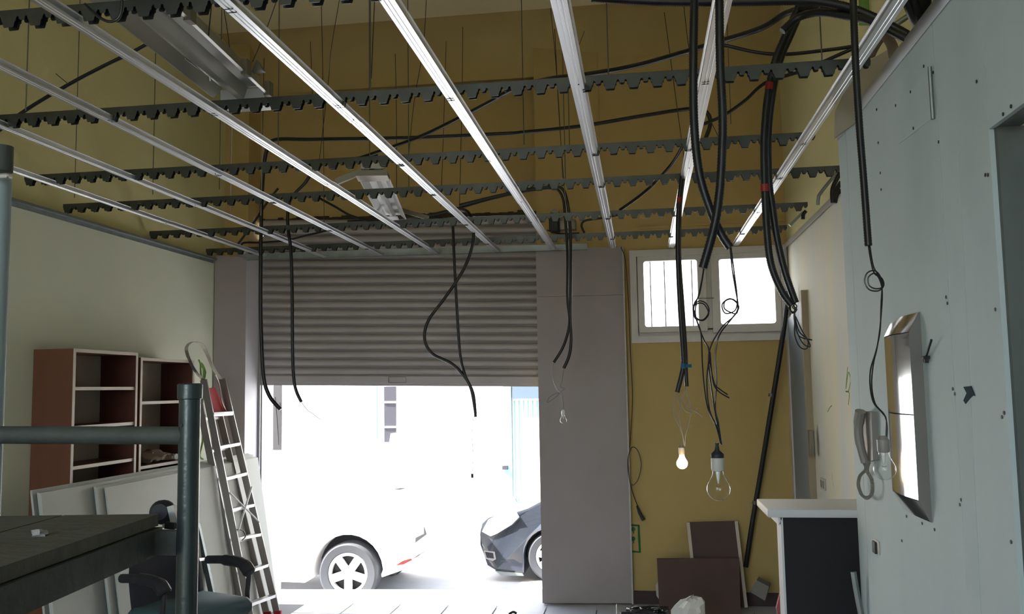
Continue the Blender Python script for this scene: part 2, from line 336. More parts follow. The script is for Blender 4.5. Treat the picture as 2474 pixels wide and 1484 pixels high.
for u in (1570, 1604, 1637, 1670):
    a = P(u, 630, Y=YB+.15); b = P(u+2, 790, Y=YB+.15)
    MB().tube([(a.x, YB+.15, 2.10), (a.x, YB+.15, 2.87)], .005, 6).build('window_bar', M['blackr'], wi)
MB().box((.47, YB-.022, 2.45), (.60, YB-.016, 2.46)).build('latch', M['fixd'], wi)
# ================================================================== SHUTTER
def shp(x, z, off): # point on the skewed shutter plane; z tilted
    return Vector((x, yb(x)+off, z-(x+3.3)*.0215))
SH = thing('roller_shutter', 'grey steel slatted roller shutter, half raised over the street opening', 'shutter', (-2.08, 7.5, 1.78))
pitch = .0727; prof = [(.004, 0), (-.008, .001), (-.017, .008), (-.021, .020), (-.021, .036), (-.017, .050), (-.008, .059), (.002, .061), (.012, .0615), (.012, .0665), (-.002, .067), (-.005, .0727), (.016, .0727), (.016, 0)]
for k in range(19):
    zb_ = 1.905+k*pitch
    a = [shp(-3.30, zb_+z, .22+y) for y, z in prof]; b = [shp(-.842, zb_+z, .22+y) for y, z in prof]
    n = len(prof); MB().add(a+b, [tuple(range(n)), tuple(range(2*n-1, n-1, -1))]+[(i, (i+1) % n, (i+1) % n+n, i+n) for i in range(n)]).build('slat', M['slat'], SH, angle=50)
prof2 = [(-.012, 0), (-.012, .02), (-.018, .026), (-.018, .082), (-.010, .092), (.0, .104), (.012, .104), (.012, 0)]
a = [shp(-3.30, 1.808+z, .22+y) for y, z in prof2]; b = [shp(-.842, 1.808+z, .22+y) for y, z in prof2]; n = len(prof2)
MB().add(a+b, [tuple(range(n)), tuple(range(2*n-1, n-1, -1))]+[(i, (i+1) % n, (i+1) % n+n, i+n) for i in range(n)]).build('bottom_bar', M['slat'], SH)
q = [shp(x, z, .198) for x, z in ((-2.17, 1.835), (-2.17, 1.885), (-2.02, 1.885), (-2.02, 1.835))]
MB().tube(q+[q[0]], .004, 6).build('pull_handle', M['slatd'], SH)
for x in (-3.315, -.857):
    MB().prism([(x-.015, yb(x)+.19, 0), (x+.012, yb(x)+.19, 0), (x+.012, yb(x)+.205, 0), (x-.015, yb(x)+.205, 0)], (0,0,3.1)).prism([(x-.015, yb(x)+.235, 0), (x+.012, yb(x)+.235, 0), (x+.012, yb(x)+.25, 0), (x-.015, yb(x)+.25, 0)], (0,0,3.1)).build('guide_rail', M['slatd'], SH)
SHM = thing('shutter_motor', 'black shutter motor box by the top of the right pier', 'motor', tuple(P(1350, 560, Y=7.25)))
a = P(1327, 520, Y=7.25); b = P(1352, 560, Y=7.25)
MB().box((a.x, 7.2, b.z), (b.x, 7.33, a.z), .012).build('motor_housing', M['blackr'], SHM)
a = P(1352, 533, Y=7.25); b = P(1392, 555, Y=7.25)
MB().box((a.x, 7.22, b.z), (b.x, 7.3, a.z), .006).build('gear_case', M['fixd'], SHM)
MB().tube(px((1322,556,7.25),(1340,563,7.25),(1360,565,7.25),(1400,563,7.25)), .006, 6).build('cable', M['wire'], SHM)
MB().prism([P(u, v, Y=7.28) for u, v in ((1329,513),(1338,503),(1350,510),(1350,518))], (0,.05,0)).build('cap', M['fixd'], SHM)
# ================================================================== SUSPENDED CEILING FRAME
def strip(pl, t):
    n = len(pl); off = []
    for i in range(n):
        a = Vector(pl[max(i-1,0)]); b = Vector(pl[min(i+1, n-1)]); d = (b-a).normalized(); off.append(Vector(pl[i])+Vector((-d.y, d.x))*t)
    return [Vector(p) for p in pl], off
jp = [(-.030,.017), (-.024,.017), (-.0225,0), (-.010,0), (-.0085,.0022), (-.0045,.0022), (-.003,0), (.003,0), (.0045,.0022), (.0085,.0022), (.010,0), (.0225,0), (.024,.017), (.030,.017)]
def joist_seg(x, y0, y1, z, name, parent):
    a, b = strip(jp, .0012); n = len(a)
    vs = []; 
    for y in (y0, y1):
        for q in (a, b): vs += [(x+p.x, y, z+p.y) for p in q]
    fs = []
    for i in range(n-1):
        fs += [(i, i+1, 2*n+i+1, 2*n+i), (n+i+1, n+i, 3*n+i, 3*n+i+1), (i, n+i, n+i+1, i+1), (2*n+i, 2*n+i+1, 3*n+i+1, 3*n+i)]
    fs += [(0, 2*n, 3*n, n), (n-1, 2*n-1, 4*n-1, 3*n-1)]
    return MB().add(vs, fs).build(name, M['galv'], parent, angle=20)
JX = [-3.10, -2.63, -2.15, -1.675, -1.165, -.70, -.207, .27, .79]
JE = [7.00, 7.18, 7.20, 7.22, 7.24, 7.26, 7.30, 7.40, 7.41]
JS = [5.4, 4.9, 4.2, 4.55, 3.46, 5.25, 3.20, 4.6, 6.1]
JL = ['ceiling channel nearest the left wall, running towards the shutter', 'second ceiling channel from the left wall', 'third ceiling channel from the left wall, crossing left of the small light fixture',
 'ceiling channel just left of the long light fixture', 'bright shiny ceiling channel just right of the long light fixture', 'brightest ceiling channel, ending near the right end of the shutter', 'ceiling channel ending above the right pier of the shutter',
 'ceiling channel behind the hanging black conduits, ending over the left window sash', 'ceiling channel nearest the white partition, ending over the right window sash']
for x, e_, sp, lb in zip(JX, JE, JS, JL):
    t = thing('ceiling_channel', lb, 'metal channel', (x, (e_-1)/2, ZJ), 'galvanised channels running away from the camera')
    joist_seg(x, -1.5, sp+.08, ZJ, 'channel_length', t); joist_seg(x, sp, e_, ZJ+.0025, 'channel_length', t)
    MB().lathe([(.0001, -.002), (.003, -.002), (.003, .001)], (x+.004, sp+.04, ZJ), (0,0,1), 8).build('screw', M['blackr'], t)
# header runners on the back wall
a = Pb(565, 620, -.02); b = Pb(1418, 603, -.02)
h = MB(); ya, yb_ = 6.99, 7.30
A1 = Vector((-3.40, 7.12, 0)); A2 = Vector((-.42, 7.34, 0)); d = Vector((0, .03, 0))
h.prism([A1+Vector((0,0,2.875)), A2+Vector((0,0,2.885)), A2+Vector((0,0,2.935)), A1+Vector((0,0,2.93))], (0,.0015,0))
h.prism([A1+Vector((0,0,2.875)), A2+Vector((0,0,2.885)), A2+Vector((0,.05,2.885)), A1+Vector((0,.05,2.875))], (0,0,.0015))
tag(h.build('header_runner', M['galvd']), 'flat steel runner along the top of the shutter opening', 'metal runner')
# toothed carriers
def carrier(y, x0, x1, z, lb):
    t = thing('toothed_carrier', lb, 'metal rail', ((x0+x1)/2, y, z), 'toothed carrier rails crossing the room')
    prof = [(-.028,.034), (-.0245,.028), (-.0245,.021), (-.0205,.018), (-.0165,.003), (-.0145,0), (.0145,0), (.0165,.003), (.0205,.018), (.0245,.021), (.0246,.028), (.028,.034), (.0335,.033), (.0355,.024), (.040,.021), (.049,.021), (.0535,.024), (.0555,.033)]
    per = .089; pts = []
    x = x0+.03
    while x < x1-.06:
        for dx, dz in prof: pts.append((x+dx, dz+random.uniform(-.0006, .0006)))
        x += per
    for yy in (y-.013, y+.0115):
        mb = MB(); vs = []; fs = []
        for px_, dz in pts:
            vs += [(px_, yy, z+dz), (px_, yy, z+.054), (px_, yy+.0015, z+.054), (px_, yy+.0015, z+dz)]
        for i in range(len(pts)-1):
            o = i*4; p = o+4
            fs += [(o, p, p+1, o+1), (o+3, o+2, p+2, p+3), (o, o+3, p+3, p)]
        mb.add(vs, fs); mb.build('toothed_flange', M['carrier'], t, angle=20)
    MB().box((x0+.004, y-.013, z+.0535), (pts[-1][0], y+.013, z+.055)).build('web', M['carrier'], t)
    return t
ZR = ZJ-.001
rows = [(1.45, -3.52, .86, 'toothed rail closest to the camera, overhead and out of frame'), (2.40, -3.52, .86, 'nearest visible toothed rail, cut by the top left corner'), (3.32, -3.50, .95, 'toothed rail passing under the far end of the long light fixture'), (4.28, -3.25, .885, 'third toothed rail, ending at the corner of the white partition'), (4.99, -3.52, 1.19, 'fourth toothed rail, in front of the small light fixture'), (5.97, -3.52, 1.19, 'fifth toothed rail, level with the shutter motor'), (6.82, -3.52, 1.17, 'farthest toothed rail, just in front of the shutter top')]
for r in rows[1:]: carrier(r[0], r[1], r[2], ZR, r[3])
# hanger rods and loose wires from the old ceiling
def hang(u, v, y, r, lb, g, top=ZC, m='rod', v2=None):
    p = P(u, v, Y=y); tp = top
    mb = MB().tube([(p.x, y, p.z), (p.x+.0, y, tp)], r, 6)
    tag(mb.build('hanger_rod', M[m]), lb, 'hanger rod', g)
ORD = ['first','second','third','fourth','fifth','sixth','seventh','eighth','ninth','tenth','eleventh','twelfth','thirteenth','fourteenth','fifteenth','sixteenth','seventeenth']
for row, yy, l_ in (('second', 3.32, ((62, 268), (895, 225), (1470, 182), (1986, 148))), ('third', 4.28, ((672, 372), (893, 392), (1266, 350), (1376, 352))), ('fourth', 4.99, ((180, 478), (369, 470), (530, 458), (988, 462), (1366, 432), (1766, 300)))):
    for k, (u, v) in enumerate(l_): hang(u, v, yy, .0027, ORD[k]+' hanger rod from the left holding the '+row+' toothed rail in view', 'hanger rods of the '+row+' rail')
mbx = None
for i, (l) in enumerate(sorted([[(955,130,6),(958,300,6.1),(958,540,6.2)], [(1078,100,6.2),(1072,300,6.3),(1065,500,6.4)], [(1118,65,6),(1116,250,6),(1110,500,6)], [(1030,0,5.5),(1022,120,5.6),(1000,250,5.8),(985,400,6)], [(638,140,5),(635,300,5.2),(630,520,6)], [(669,0,5),(640,80,5.1),(610,150,5.2)], [(776,0,5),(780,200,5.3),(783,540,6.3)], [(820,0,5.6),(800,120,5.6),(793,200,5.8),(770,400,6)], [(905,0,4.2),(897,190,4.25)], [(1605,30,5.4),(1625,180,5.6),(1655,400,6)], [(1650,0,5.4),(1680,200,5.7),(1745,350,6)], [(1330,20,5),(1345,180,5.4),(1360,430,5.8)], [(512,0,2.9),(503,95,2.9)], [(541,20,4.6),(560,200,4.8),(556,520,6.2)], [(1340,70,5.2),(1352,300,5.6),(1372,560,6.3)], [(750,100,6.2),(755,250,6.4)], [(1412,75,6.8),(1395,120,6.9)]], key=lambda q_: q_[0][0])):
    tag(MB().tube(px(*l), .0024, 5).build('loose_wire', M['wire']), ORD[i]+' loose thin wire from the left among those dangling above the rails', 'wire', 'loose ceiling wires')
# ================================================================== LIGHT FIXTURES
def trough(t, A, B, wd, prof, m, name='reflector'):
    A = Vector(A); B = Vector(B); d = (B-A).normalized(); x = d.cross(Vector((0,0,1))).normalized(); u = x.cross(d)
    a = [Vector((p[0]*wd, p[1])) for p in prof]; n = len(a); vs = []
    for c in (A, B):
        for o in (0, .0015): vs += [c+x*p.x+u*(p.y+o) for p in a]
    fs = []
    for i in range(n-1): fs += [(i, i+1, 2*n+i+1, 2*n+i), (n+i+1, n+i, 3*n+i, 3*n+i+1), (i, n+i, n+i+1, i+1), (2*n+i, 2*n+i+1, 3*n+i+1, 3*n+i)]
    fs += [(0, 2*n, 3*n, n), (n-1, 2*n-1, 4*n-1, 3*n-1)]
    return MB().add(vs, fs).build(name, m, t, angle=15), d, x, u
FA = Vector((-1.506, 1.75, 2.985)); FB = Vector((-1.628, 3.43, 2.985))
t = thing('ceiling_light', 'long old twin fluorescent fixture lying on the rails at upper left', 'light fixture', FB)
o, d, x, u = trough(t, FA, FB, .125, [(-1, .0), (-.92, -.004), (-.62, .035), (-.25, .035), (-.12, -.012), (.12, -.012), (.25, .035), (.62, .035), (.92, -.004), (1, .0)], M['fix'])
MB().beam(FA+Vector((0,0,.056)), FB+Vector((0,0,.056)), .17, .038).build('ballast_box', M['fix'], t)
for s_ in (.15, .55, .85, 1.0):
    c = FA.lerp(FB, s_); MB().box((c.x+.11, c.y-.02, c.z-.01), (c.x+.135, c.y+.02, c.z+.05)).build('clip', M['fixd'], t)
MB().box((FB.x-.09, FB.y+.0, FB.z-.035), (FB.x+.105, FB.y+.10, FB.z-.030)).box((FB.x-.09, FB.y+.0, FB.z-.03), (FB.x+.105, FB.y+.004, FB.z+.03)).build('end_cap', M['fixw'], t)
for k, (a_, b_) in enumerate((((-.01, .25), (-.008, .36)), ((.02, .23), (.022, .34)), ((-.03, .12), (.0, .19)), ((.0, .06), (.028, .11)))):
    MB().tube([(FB.x-.045+a_[0], FB.y-a_[1], FB.z+.030), (FB.x-.045+b_[0], FB.y-b_[1], FB.z+.030)], .003, 5).build('scratch_mark', M['white'], t)
MB().prism([(FB.x+.12, FB.y-.16, FB.z+.04), (FB.x+.155, FB.y-.19, FB.z+.075), (FB.x+.16, FB.y-.14, FB.z+.05)], (.0, .03, .0)).build('mounting_bracket', M['fixd'], t)
# its loose feed cable
tag(MB().tube(px((205,10,2.2),(235,38,2.2),(262,52,2.2),(285,45,2.2),(294,20,2.2),(294,-20,2.2)), .0042, 8).build('fixture_cable', M['wire']), 'dark looped cable hanging at the near end of the long light fixture', 'cable')
GA = (P(862,420,Y=5.05)+P(935,420,Y=5.05))/2; GB = P(950,530,Y=6.15)
t = thing('ceiling_light', 'small tilted fluorescent fixture with bare arms hanging beyond the rails', 'light fixture', GB)
o, d, x, u = trough(t, GA, GB, .095, [(-1, .0), (-.92, -.004), (-.55, .03), (-.2, .03), (-.10, -.010), (.10, -.010), (.2, .03), (.55, .03), (.92, -.004), (1, .0)], M['fixw'])
MB().beam(GA+u*.05, GB+u*.05, .13, .035, u).build('ballast_box', M['fix'], t)
MB().beam(GA-d*.02-u*.0, GA+d*.10+u*.0, .19, .035, u).build('end_cap', M['fixd'], t)
MB().beam(GB-d*.13-u*.012, GB-d*.03-u*.012, .09, .004, u).build('label_plate', M['fixw'], t)
MB().beam(P(812,440,Y=5.1), P(915,398,Y=5.15), .03, .035).build('mounting_arm', M['fixd'], t)
MB().beam(P(970,508,Y=6.1), P(1035,527,Y=6.1), .03, .03).build('mounting_arm', M['fixd'], t)
# ================================================================== CABLES AND CONDUITS
def corr(pts, r):
    # ribbed conduit: resample and modulate radius
    out = []; L = 0
    for a, b in zip(pts, pts[1:]):
        n = max(1, int((b-a).length/.004)); 
        for k in range(n): out.append(a.lerp(b, k/n))
    out.append(pts[-1]); return out, [r*(1+.05*math.cos(i*math.pi)) for i in range(len(out))]
def conduit(lb, l, r, name='conduit', tapes=(), m='black', group=None, cat='conduit', rib=True, sub=8):
    pts = px(*l, sub=sub)
    if rib: pp, rs = corr(pts, r); mb = MB().tube(pp, rs, 8)
    else: mb = MB().tube(pts, r, 8)
    o = mb.build(name, M[m], angle=60); tag(o, lb, cat, group)
    for (u, v, mm, flag) in tapes:
        c = min(range(len(pts)-1), key=lambda i: (pts[i]-P(u, v, Y=pts[i].y)).length)
        a, b = pts[c], pts[min(c+1, len(pts)-1)]; dd = (b-a).normalized(); cc = a
        tb = MB().tube([cc-dd*.014, cc+dd*.014], r*1.12, 10)
        if flag: tb.box(cc+Vector((0, -.0006, -.009)), cc+Vector((flag, .0006, .009)))
        tb.build('tape', M[mm], o)
    return o
conduit('black cable rising along the upper left wall towards the top', [(-20,330,4.1),(60,268,4.1),(165,205,4.1),(250,160,4.1),(350,110,4.1),(440,50,4.1),(510,-15,4.1)], .010, 'cable', cat='cable')
tag(MB().tube(px((135,178,4.1),(165,203,4.08)), .002, 5).build('cable_tie', M['wire']), 'thin tie end sticking up from the cable on the upper left wall', 'cable tie')
conduit('long black conduit dropping down beside the left edge of the shutter', [(1240,322,6.2),(1050,331,6.2),(900,335,6.2),(750,337,6.2),(665,338,6.2),(645,362,6.2),(636,420,6.2),(632,500,6.2),(630,620,6.2),(630,760,6.2),(636,900,6.2),(650,955,6.2),(678,990,6.2)], .0145)
conduit('black cable crossing the ochre wall and bending down behind the hanging conduits', [(1240,322,6.2),(1400,305,6.1),(1540,282,6.0),(1640,266,5.9),(1690,263,5.8),(1712,278,5.8),(1715,305,5.8),(1700,345,5.8)], .0135)
conduit('long black cable climbing diagonally from the shutter top to the upper right corner', [(860,385,6.1),(940,358,5.9),(1020,328,5.7),(1110,285,5.4),(1180,248,5.1),(1245,213,4.8),(1330,190,4.6),(1410,181,4.4),(1530,160,4.2),(1640,130,4.0),(1740,100,3.8),(1840,68,3.6),(1900,32,3.5),(1960,18,3.4),(2030,25,3.3),(2105,48,3.2)], .0125)
conduit('black conduit hanging in front of the left part of the shutter', [(912,375,6.1),(850,385,6.1),(772,400,6.1),(735,445,6.1),(703,480,6.1),(695,520,6.1),(697,560,6.1),(703,610,6.1),(706,720,6.1),(707,850,6.1),(712,930,6.1),(728,972,6.1)], .0125)
tag(MB().tube(px((727,970,6.1),(742,990,6.1),(757,1001,6.1),(775,1015,6.1)), .003, 6).build('wire_end', M['gwire']), 'pale bare wire poking from the conduit left of the shutter middle', 'wire')
conduit('black cable sagging behind the small light fixture', [(770,478,6.5),(810,500,6.5),(850,522,6.5),(905,535,6.5),(960,528,6.5)], .009, 'cable', cat='cable')
conduit('thin black cable lying along the shutter top at the left end', [(582,597,6.95),(590,587,6.95),(633,586,6.95),(692,581,6.95),(742,569,6.95),(811,552,6.95)], .009, 'cable', cat='cable')
conduit('black cable slanting down to the left pier behind the hanging conduit', [(672,455,7.0),(645,490,7.0),(612,540,7.0),(590,570,7.0),(572,594,7.0)], .010, 'cable', cat='cable')
for k, (lb, l) in enumerate((('left of two black conduits hanging in front of the right pier, ending lower left', [(840,535,6.7),(1000,525,6.7),(1100,505,6.7),(1180,482,6.7),(1270,462,6.7),(1335,455,6.7),(1358,475,6.7),(1366,530,6.7),(1371,620,6.7),(1371,720,6.7),(1376,780,6.7),(1362,835,6.7),(1338,876,6.7)]),
        ('right of two black conduits hanging in front of the right pier', [(1110,496,6.65),(1200,474,6.65),(1290,456,6.65),(1350,452,6.65),(1369,482,6.65),(1378,560,6.65),(1379,680,6.65),(1378,760,6.65),(1380,820,6.65),(1375,860,6.65),(1362,890,6.65)]))):
    conduit(lb, l, .0115 if k else .0105)
conduit('straight black conduit hanging before the right half of the shutter', [(1094,542,6.3),(1097,620,6.3),(1103,730,6.3),(1111,850,6.3),(1123,905,6.3),(1143,950,6.3),(1149,1008,6.3)], .0105)
conduit('curving black conduit bulging left before the right half of the shutter', [(1100,503,6.35),(1130,512,6.35),(1143,545,6.3),(1141,595,6.3),(1118,655,6.3),(1075,720,6.3),(1035,775,6.3),(1026,820,6.3),(1045,855,6.3),(1090,878,6.3),(1118,905,6.3),(1138,940,6.3),(1149,1000,6.3)], .0115)
c = P(1146,1013,Y=6.28)
tag(MB().tube([c+Vector((math.cos(a)*.011, 0, math.sin(a)*.011)) for a in [k*math.pi/6 for k in range(13)]], .0025, 6).build('wire_loop', M['wire']), 'little wire ring at the end of the two conduits before the shutter', 'wire')
tag(MB().tube(px((1143,1018,6.28),(1140,1050,6.28),(1143,1100,6.28),(1141,1140,6.28)), .0025, 6).build('wire_end', M['gwire']), 'faint bare wire trailing below the little ring against the bright street', 'wire')
a = P(1141,1150,Y=6.28); tag(MB().box(a-Vector((.009,.004,.015)), a+Vector((.009,.004,.015)), .003).build('wire_connector', M['blackr']), 'small dark connector on the trailing wire in the shutter opening', 'connector')
# overhead bundle at top right
conduit('thick black conduit running flat along the top edge of the picture', [(1430,-6,3.1),(1600,4,3.1),(1800,4,3.1),(1950,2,3.1),(2040,16,3.1),(2110,42,3.1),(2190,85,3.1)], .0165)
conduit('thick black conduit arching below the topmost one at upper right', [(1890,75,3.2),(1930,42,3.2),(1985,30,3.15),(2050,40,3.1),(2105,52,3.05),(2200,100,3.0)], .014)
conduit('sagging cable between the overhead conduits and the partition top', [(1745,108,3.7),(1830,127,3.7),(1900,131,3.7),(1990,122,3.7),(2060,112,3.7),(2130,98,3.7)], .008, 'cable', cat='cable')
conduit('thin cable rising right from the double ended conduit to the partition', [(1700,300,4.4),(1750,278,4.4),(1800,243,4.3),(1850,200,4.2),(1940,170,4.1),(2050,122,4.0),(2110,95,4.0)], .0085, 'cable', cat='cable')
conduit('cable sloping down towards the window wall, between two channels', [(1690,300,5.4),(1655,345,5.5),(1620,400,5.7),(1560,462,5.9),(1497,508,6.0)], .0105, 'cable', cat='cable')
conduit('short bent black cable on the pier beside the shutter motor', [(1412,563,7.1),(1405,545,7.1),(1415,533,7.1),(1455,527,7.1),(1500,518,7.1)], .009, 'cable', cat='cable')
conduit('thick black conduit hanging left, crossing over and ending above the right window sash', [(1678,-10,2.55),(1675,150,2.55),(1677,300,2.55),(1690,420,2.55),(1717,510,2.55),(1742,565,2.55),(1764,599,2.55)], .0122)
conduit('thick black conduit hanging right, crossing under and ending before the window mullion', [(1738,-10,2.52),(1740,150,2.52),(1746,280,2.52),(1744,380,2.52),(1738,470,2.52),(1725,550,2.52),(1698,648,2.52)], .0122)
conduit('thin long black conduit before the left window sash, with red and blue tape', [(1690,200,4.9),(1676,300,4.9),(1658,380,4.9),(1645,450,4.9),(1639,520,4.9),(1638,620,4.9),(1643,740,4.9),(1650,850,4.9),(1650,890,4.9),(1636,948,4.9)], .013, tapes=((1639,487,'red',0), (1650,886,'blue',.045)))
conduit('shorter twin conduit beside the blue taped one, ending at right', [(1694,200,4.92),(1679,300,4.92),(1661,380,4.92),(1648,450,4.92),(1642,520,4.92),(1641,620,4.92),(1649,740,4.92),(1656,850,4.92),(1657,895,4.92),(1659,934,4.92)], .0115)
conduit('left one of two conduits that spread apart right of the window', [(1942,-10,3.45),(1900,80,3.45),(1872,150,3.45),(1855,230,3.45),(1846,330,3.45),(1847,440,3.45),(1853,560,3.45),(1863,640,3.45),(1888,703,3.45),(1912,737,3.45)], .0138, tapes=((1854,212,'red',0), (1848,448,'red',0)))
conduit('right one of two conduits that spread apart right of the window', [(1952,-10,3.47),(1912,80,3.47),(1883,150,3.47),(1866,230,3.47),(1856,330,3.47),(1858,440,3.47),(1866,500,3.47),(1878,580,3.47),(1897,660,3.47),(1922,732,3.47)], .0138)
conduit('single thick black conduit hanging in front of the white partition', [(2061,-10,2.8),(2067,150,2.8),(2076,300,2.8),(2087,440,2.8),(2098,594,2.8)], .0112)
# bundle on top of the partition
for k, l in enumerate([[(2185,-10,2.8),(2205,40,2.85),(2225,75,2.95)], [(2205,-10,2.8),(2217,40,2.85),(2230,80,2.95)], [(2222,-10,2.8),(2230,30,2.85),(2236,78,2.95)], [(2238,-10,2.8),(2240,30,2.85),(2243,70,2.9)]]):
    conduit(ORD[k]+' conduit from the left in the bundle dropping behind the partition top', l, .014, group='bundle behind the partition top', rib=False)
conduit('black cable end poking left over the partition top', [(2140,60,3.2),(2165,72,3.2),(2205,95,3.1)], .019, rib=False)
conduit('grey pipe lying over the partition top', [(2110,100,3.4),(2160,62,3.4),(2215,25,3.4)], .011, 'pipe', m='galvd', cat='pipe', rib=False)
conduit('hanging rag-like elbow of old pipe above the partition', [(2105,130,3.4),(2112,115,3.35),(2125,95,3.35)], .018, 'pipe', m='rust', cat='pipe', rib=False)
conduit('brown old pipe bracket standing on the partition top', [(2160,135,3.3),(2155,110,3.3),(2140,85,3.3)], .020, 'pipe', m='rust', cat='pipe', rib=False)
tag(MB().prism([P(u, v, Y=3.7) for u, v in ((2145,120),(2050,175),(2045,215),(2022,262),(2020,330),(2125,255),(2150,160))], (0,.04,0)).build('bulkhead_board', M['beige']), 'torn beige board standing behind the partition top', 'board')
tag(MB().prism([P(u, v, Y=4.6) for u, v in ((2075,0),(2150,0),(2110,60),(2076,60))], (0,.01,0)).build('green_scribble', M['green']), 'green painted patch high up right', 'paint mark')
# curled conduits behind far right wall top
for k, l in enumerate([[(2030,418,4.9),(2012,455,4.9),(2012,490,4.9)], [(2032,440,4.85),(2018,465,4.85),(2016,485,4.85)], [(2032,460,4.8),(2022,470,4.8),(2017,490,4.8)]]):
    conduit(('topmost', 'middle', 'lowest')[k]+' curled dark conduit in the gap at the partition corner', l, .012, group='curled conduits at the partition corner', rib=False)
conduit('grey bent tube above the smeared wall', [(2022,417,5.2),(1983,466,5.2),(1977,480,5.2),(1976,495,5.2)], .010, 'pipe', m='galvd', cat='pipe', rib=False)
conduit('short black cable end hanging over the far right rail', [(1947,510,5.9),(1941,518,5.9),(1940,530,5.9)], .012, rib=False)
tag(MB().beam(P(1908,545,Y=6.4), P(1940,513,Y=6.4), .02, .02).build('bracket_arm', M['galvd']), 'small diagonal steel arm above the smeared wall corner', 'bracket')
# long pole and flex on the back wall
t = thing('taped_pole', 'long black conduit pole leaning in the corner right of the window', 'pole', tuple(P(1803,1375,Y=7.3)))
pl = spl([P(u, v, Y=y) for u, v, y in ((1905,700,7.05),(1893,800,7.12),(1868,960,7.2),(1842,1120,7.28),(1820,1250,7.33),(1802,1370,7.36))], 4)
MB().tube(pl, .020, 8).build('pole', M['black'], t)
for u, v, y in ((1862,955,7.2),(1823,1215,7.31)):
    MB().tube([P(u+2, v-4, Y=y-.0), P(u+1, v+4, Y=y-.0)], .023, 10).build('band', M['rod'], t)
t = thing('test_lead', 'thin black lead looping down the ochre wall to a small plug', 'cable', tuple(P(1548,1240,Y=7.38)))
MB().tube(px((1500,597,7.3),(1511,630,7.33),(1518,720,7.36),(1523,850,7.38),(1528,960,7.38),(1523,1060,7.38),(1517,1110,7.38),(1520,1160,7.37),(1530,1172,7.37),(1543,1155,7.37),(1549,1120,7.37),(1540,1088,7.37),(1526,1082,7.36),(1518,1110,7.36),(1522,1165,7.36),(1532,1200,7.37),(1540,1222,7.38)), .0035, 6).build('lead', M['wire'], t)
MB().tube(px((1539,1222,7.38),(1545,1238,7.38),(1555,1257,7.38), sub=1), [.008, .014, .016], 8).build('plug', M['blackr'], t)
# ================================================================== LIGHT BULBS
def bulb(lb, c, r, sock_h, m='bulb', wires=(), sockm='white', wr=.0022, axis=(0,0,1), ears=False, tapec=None, wm='wire'):
    c = Vector(c); t = thing('hanging_light_bulb', lb, 'light bulb', c)
    n = 10; prof = []
    for k in range(n+1):
        a = -math.pi/2+math.pi*.72*k/n; prof.append((r*math.cos(a), r*math.sin(a)))
    lr, lz = prof[-1]; prof += [(r*.50, r*1.15), (r*.45, r*1.4), (r*.44, r*1.6)]
    MB().lathe(prof, c, axis, 28).build('glass_bulb', M[m], t, angle=80)
    z = r*1.55
    MB().lathe([(r*.40, z-.001), (r*.50, z), (r*.55, z+sock_h*.1), (r*.55, z+sock_h*.75), (r*.42, z+sock_h*.85), (r*.30, z+sock_h), (.0001, z+sock_h)], c, axis, 20).build('socket', M[sockm], t)
    if m == 'bulb':
        MB().lathe([(r*.22, r*1.5), (r*.13, r*.9), (r*.07, r*.5), (.0001, r*.42)], c, axis, 10).build('glass_stem', M['fixw'], t)
        MB().tube([c+Vector((-r*.22, 0, r*.3)), c+Vector((-r*.1, 0, r*.22)), c+Vector((r*.1, 0, r*.22)), c+Vector((r*.22, 0, r*.3))], r*.015, 5).build('filament', M['rod'], t)
    if tapec: MB().lathe([(r*.56, z+sock_h*.80), (r*.56, z+sock_h*1.0), (r*.22, z+sock_h*1.25), (r*.14, z+sock_h*1.55), (r*.2, z+sock_h*1.7), (.0001, z+sock_h*1.7)], c, axis, 12).build('insulating_tape', M['blackr'], t)
    for wl in wires: MB().tube(px(*wl), wr, 6).build('wire', M[wm], t)
    return t
Y1 = 2.4
bulb('large clear light bulb in a grey socket, hanging lowest in front of the ochre wall', P(1736,1182,Y=Y1), .0305, .042, tapec=True, wires=(
    [(1764,598,2.55),(1769,650,2.55),(1777,700,2.55),(1783,735,2.55),(1780,757,2.55),(1765,755,2.55),(1750,745,2.55),(1752,728,2.55),(1770,723,2.55),(1783,738,2.55),(1775,762,2.55),(1745,790,2.5),(1718,835,2.5),(1712,880,2.5),(1722,960,2.5),(1728,1000,2.45),(1742,1074,Y1)],
    [(1766,598,2.55),(1774,660,2.55),(1781,720,2.55),(1776,750,2.55),(1752,757,2.55),(1745,735,2.55),(1765,722,2.55),(1785,742,2.55),(1768,770,2.55),(1738,810,2.5),(1728,860,2.5),(1731,920,2.5),(1728,985,2.5),(1735,1020,2.4),(1744,1074,Y1)],
    [(1700,648,2.55),(1695,680,2.55),(1685,722,2.55),(1675,745,2.55),(1680,770,2.55),(1700,772,2.55),(1713,752,2.55),(1705,733,2.55),(1688,728,2.55),(1676,745,2.55),(1684,775,2.55),(1694,810,2.55),(1697,880,2.5),(1702,940,2.5),(1711,990,2.5),(1730,1030,2.4),(1741,1072,Y1)],
    [(1701,648,2.55),(1690,710,2.55),(1677,735,2.55),(1678,762,2.55),(1697,775,2.55),(1712,758,2.55),(1700,735,2.55),(1682,737,2.55),(1682,770,2.55),(1700,820,2.55),(1713,850,2.5),(1708,920,2.5),(1714,990,2.5),(1733,1035,2.4),(1742,1072,Y1)],
    [(1715,850,2.5),(1722,920,2.5),(1735,945,2.5),(1762,962,2.5)], [(1712,860,2.5),(1725,925,2.5),(1738,940,2.5),(1758,954,2.5)]), wr=.0021)
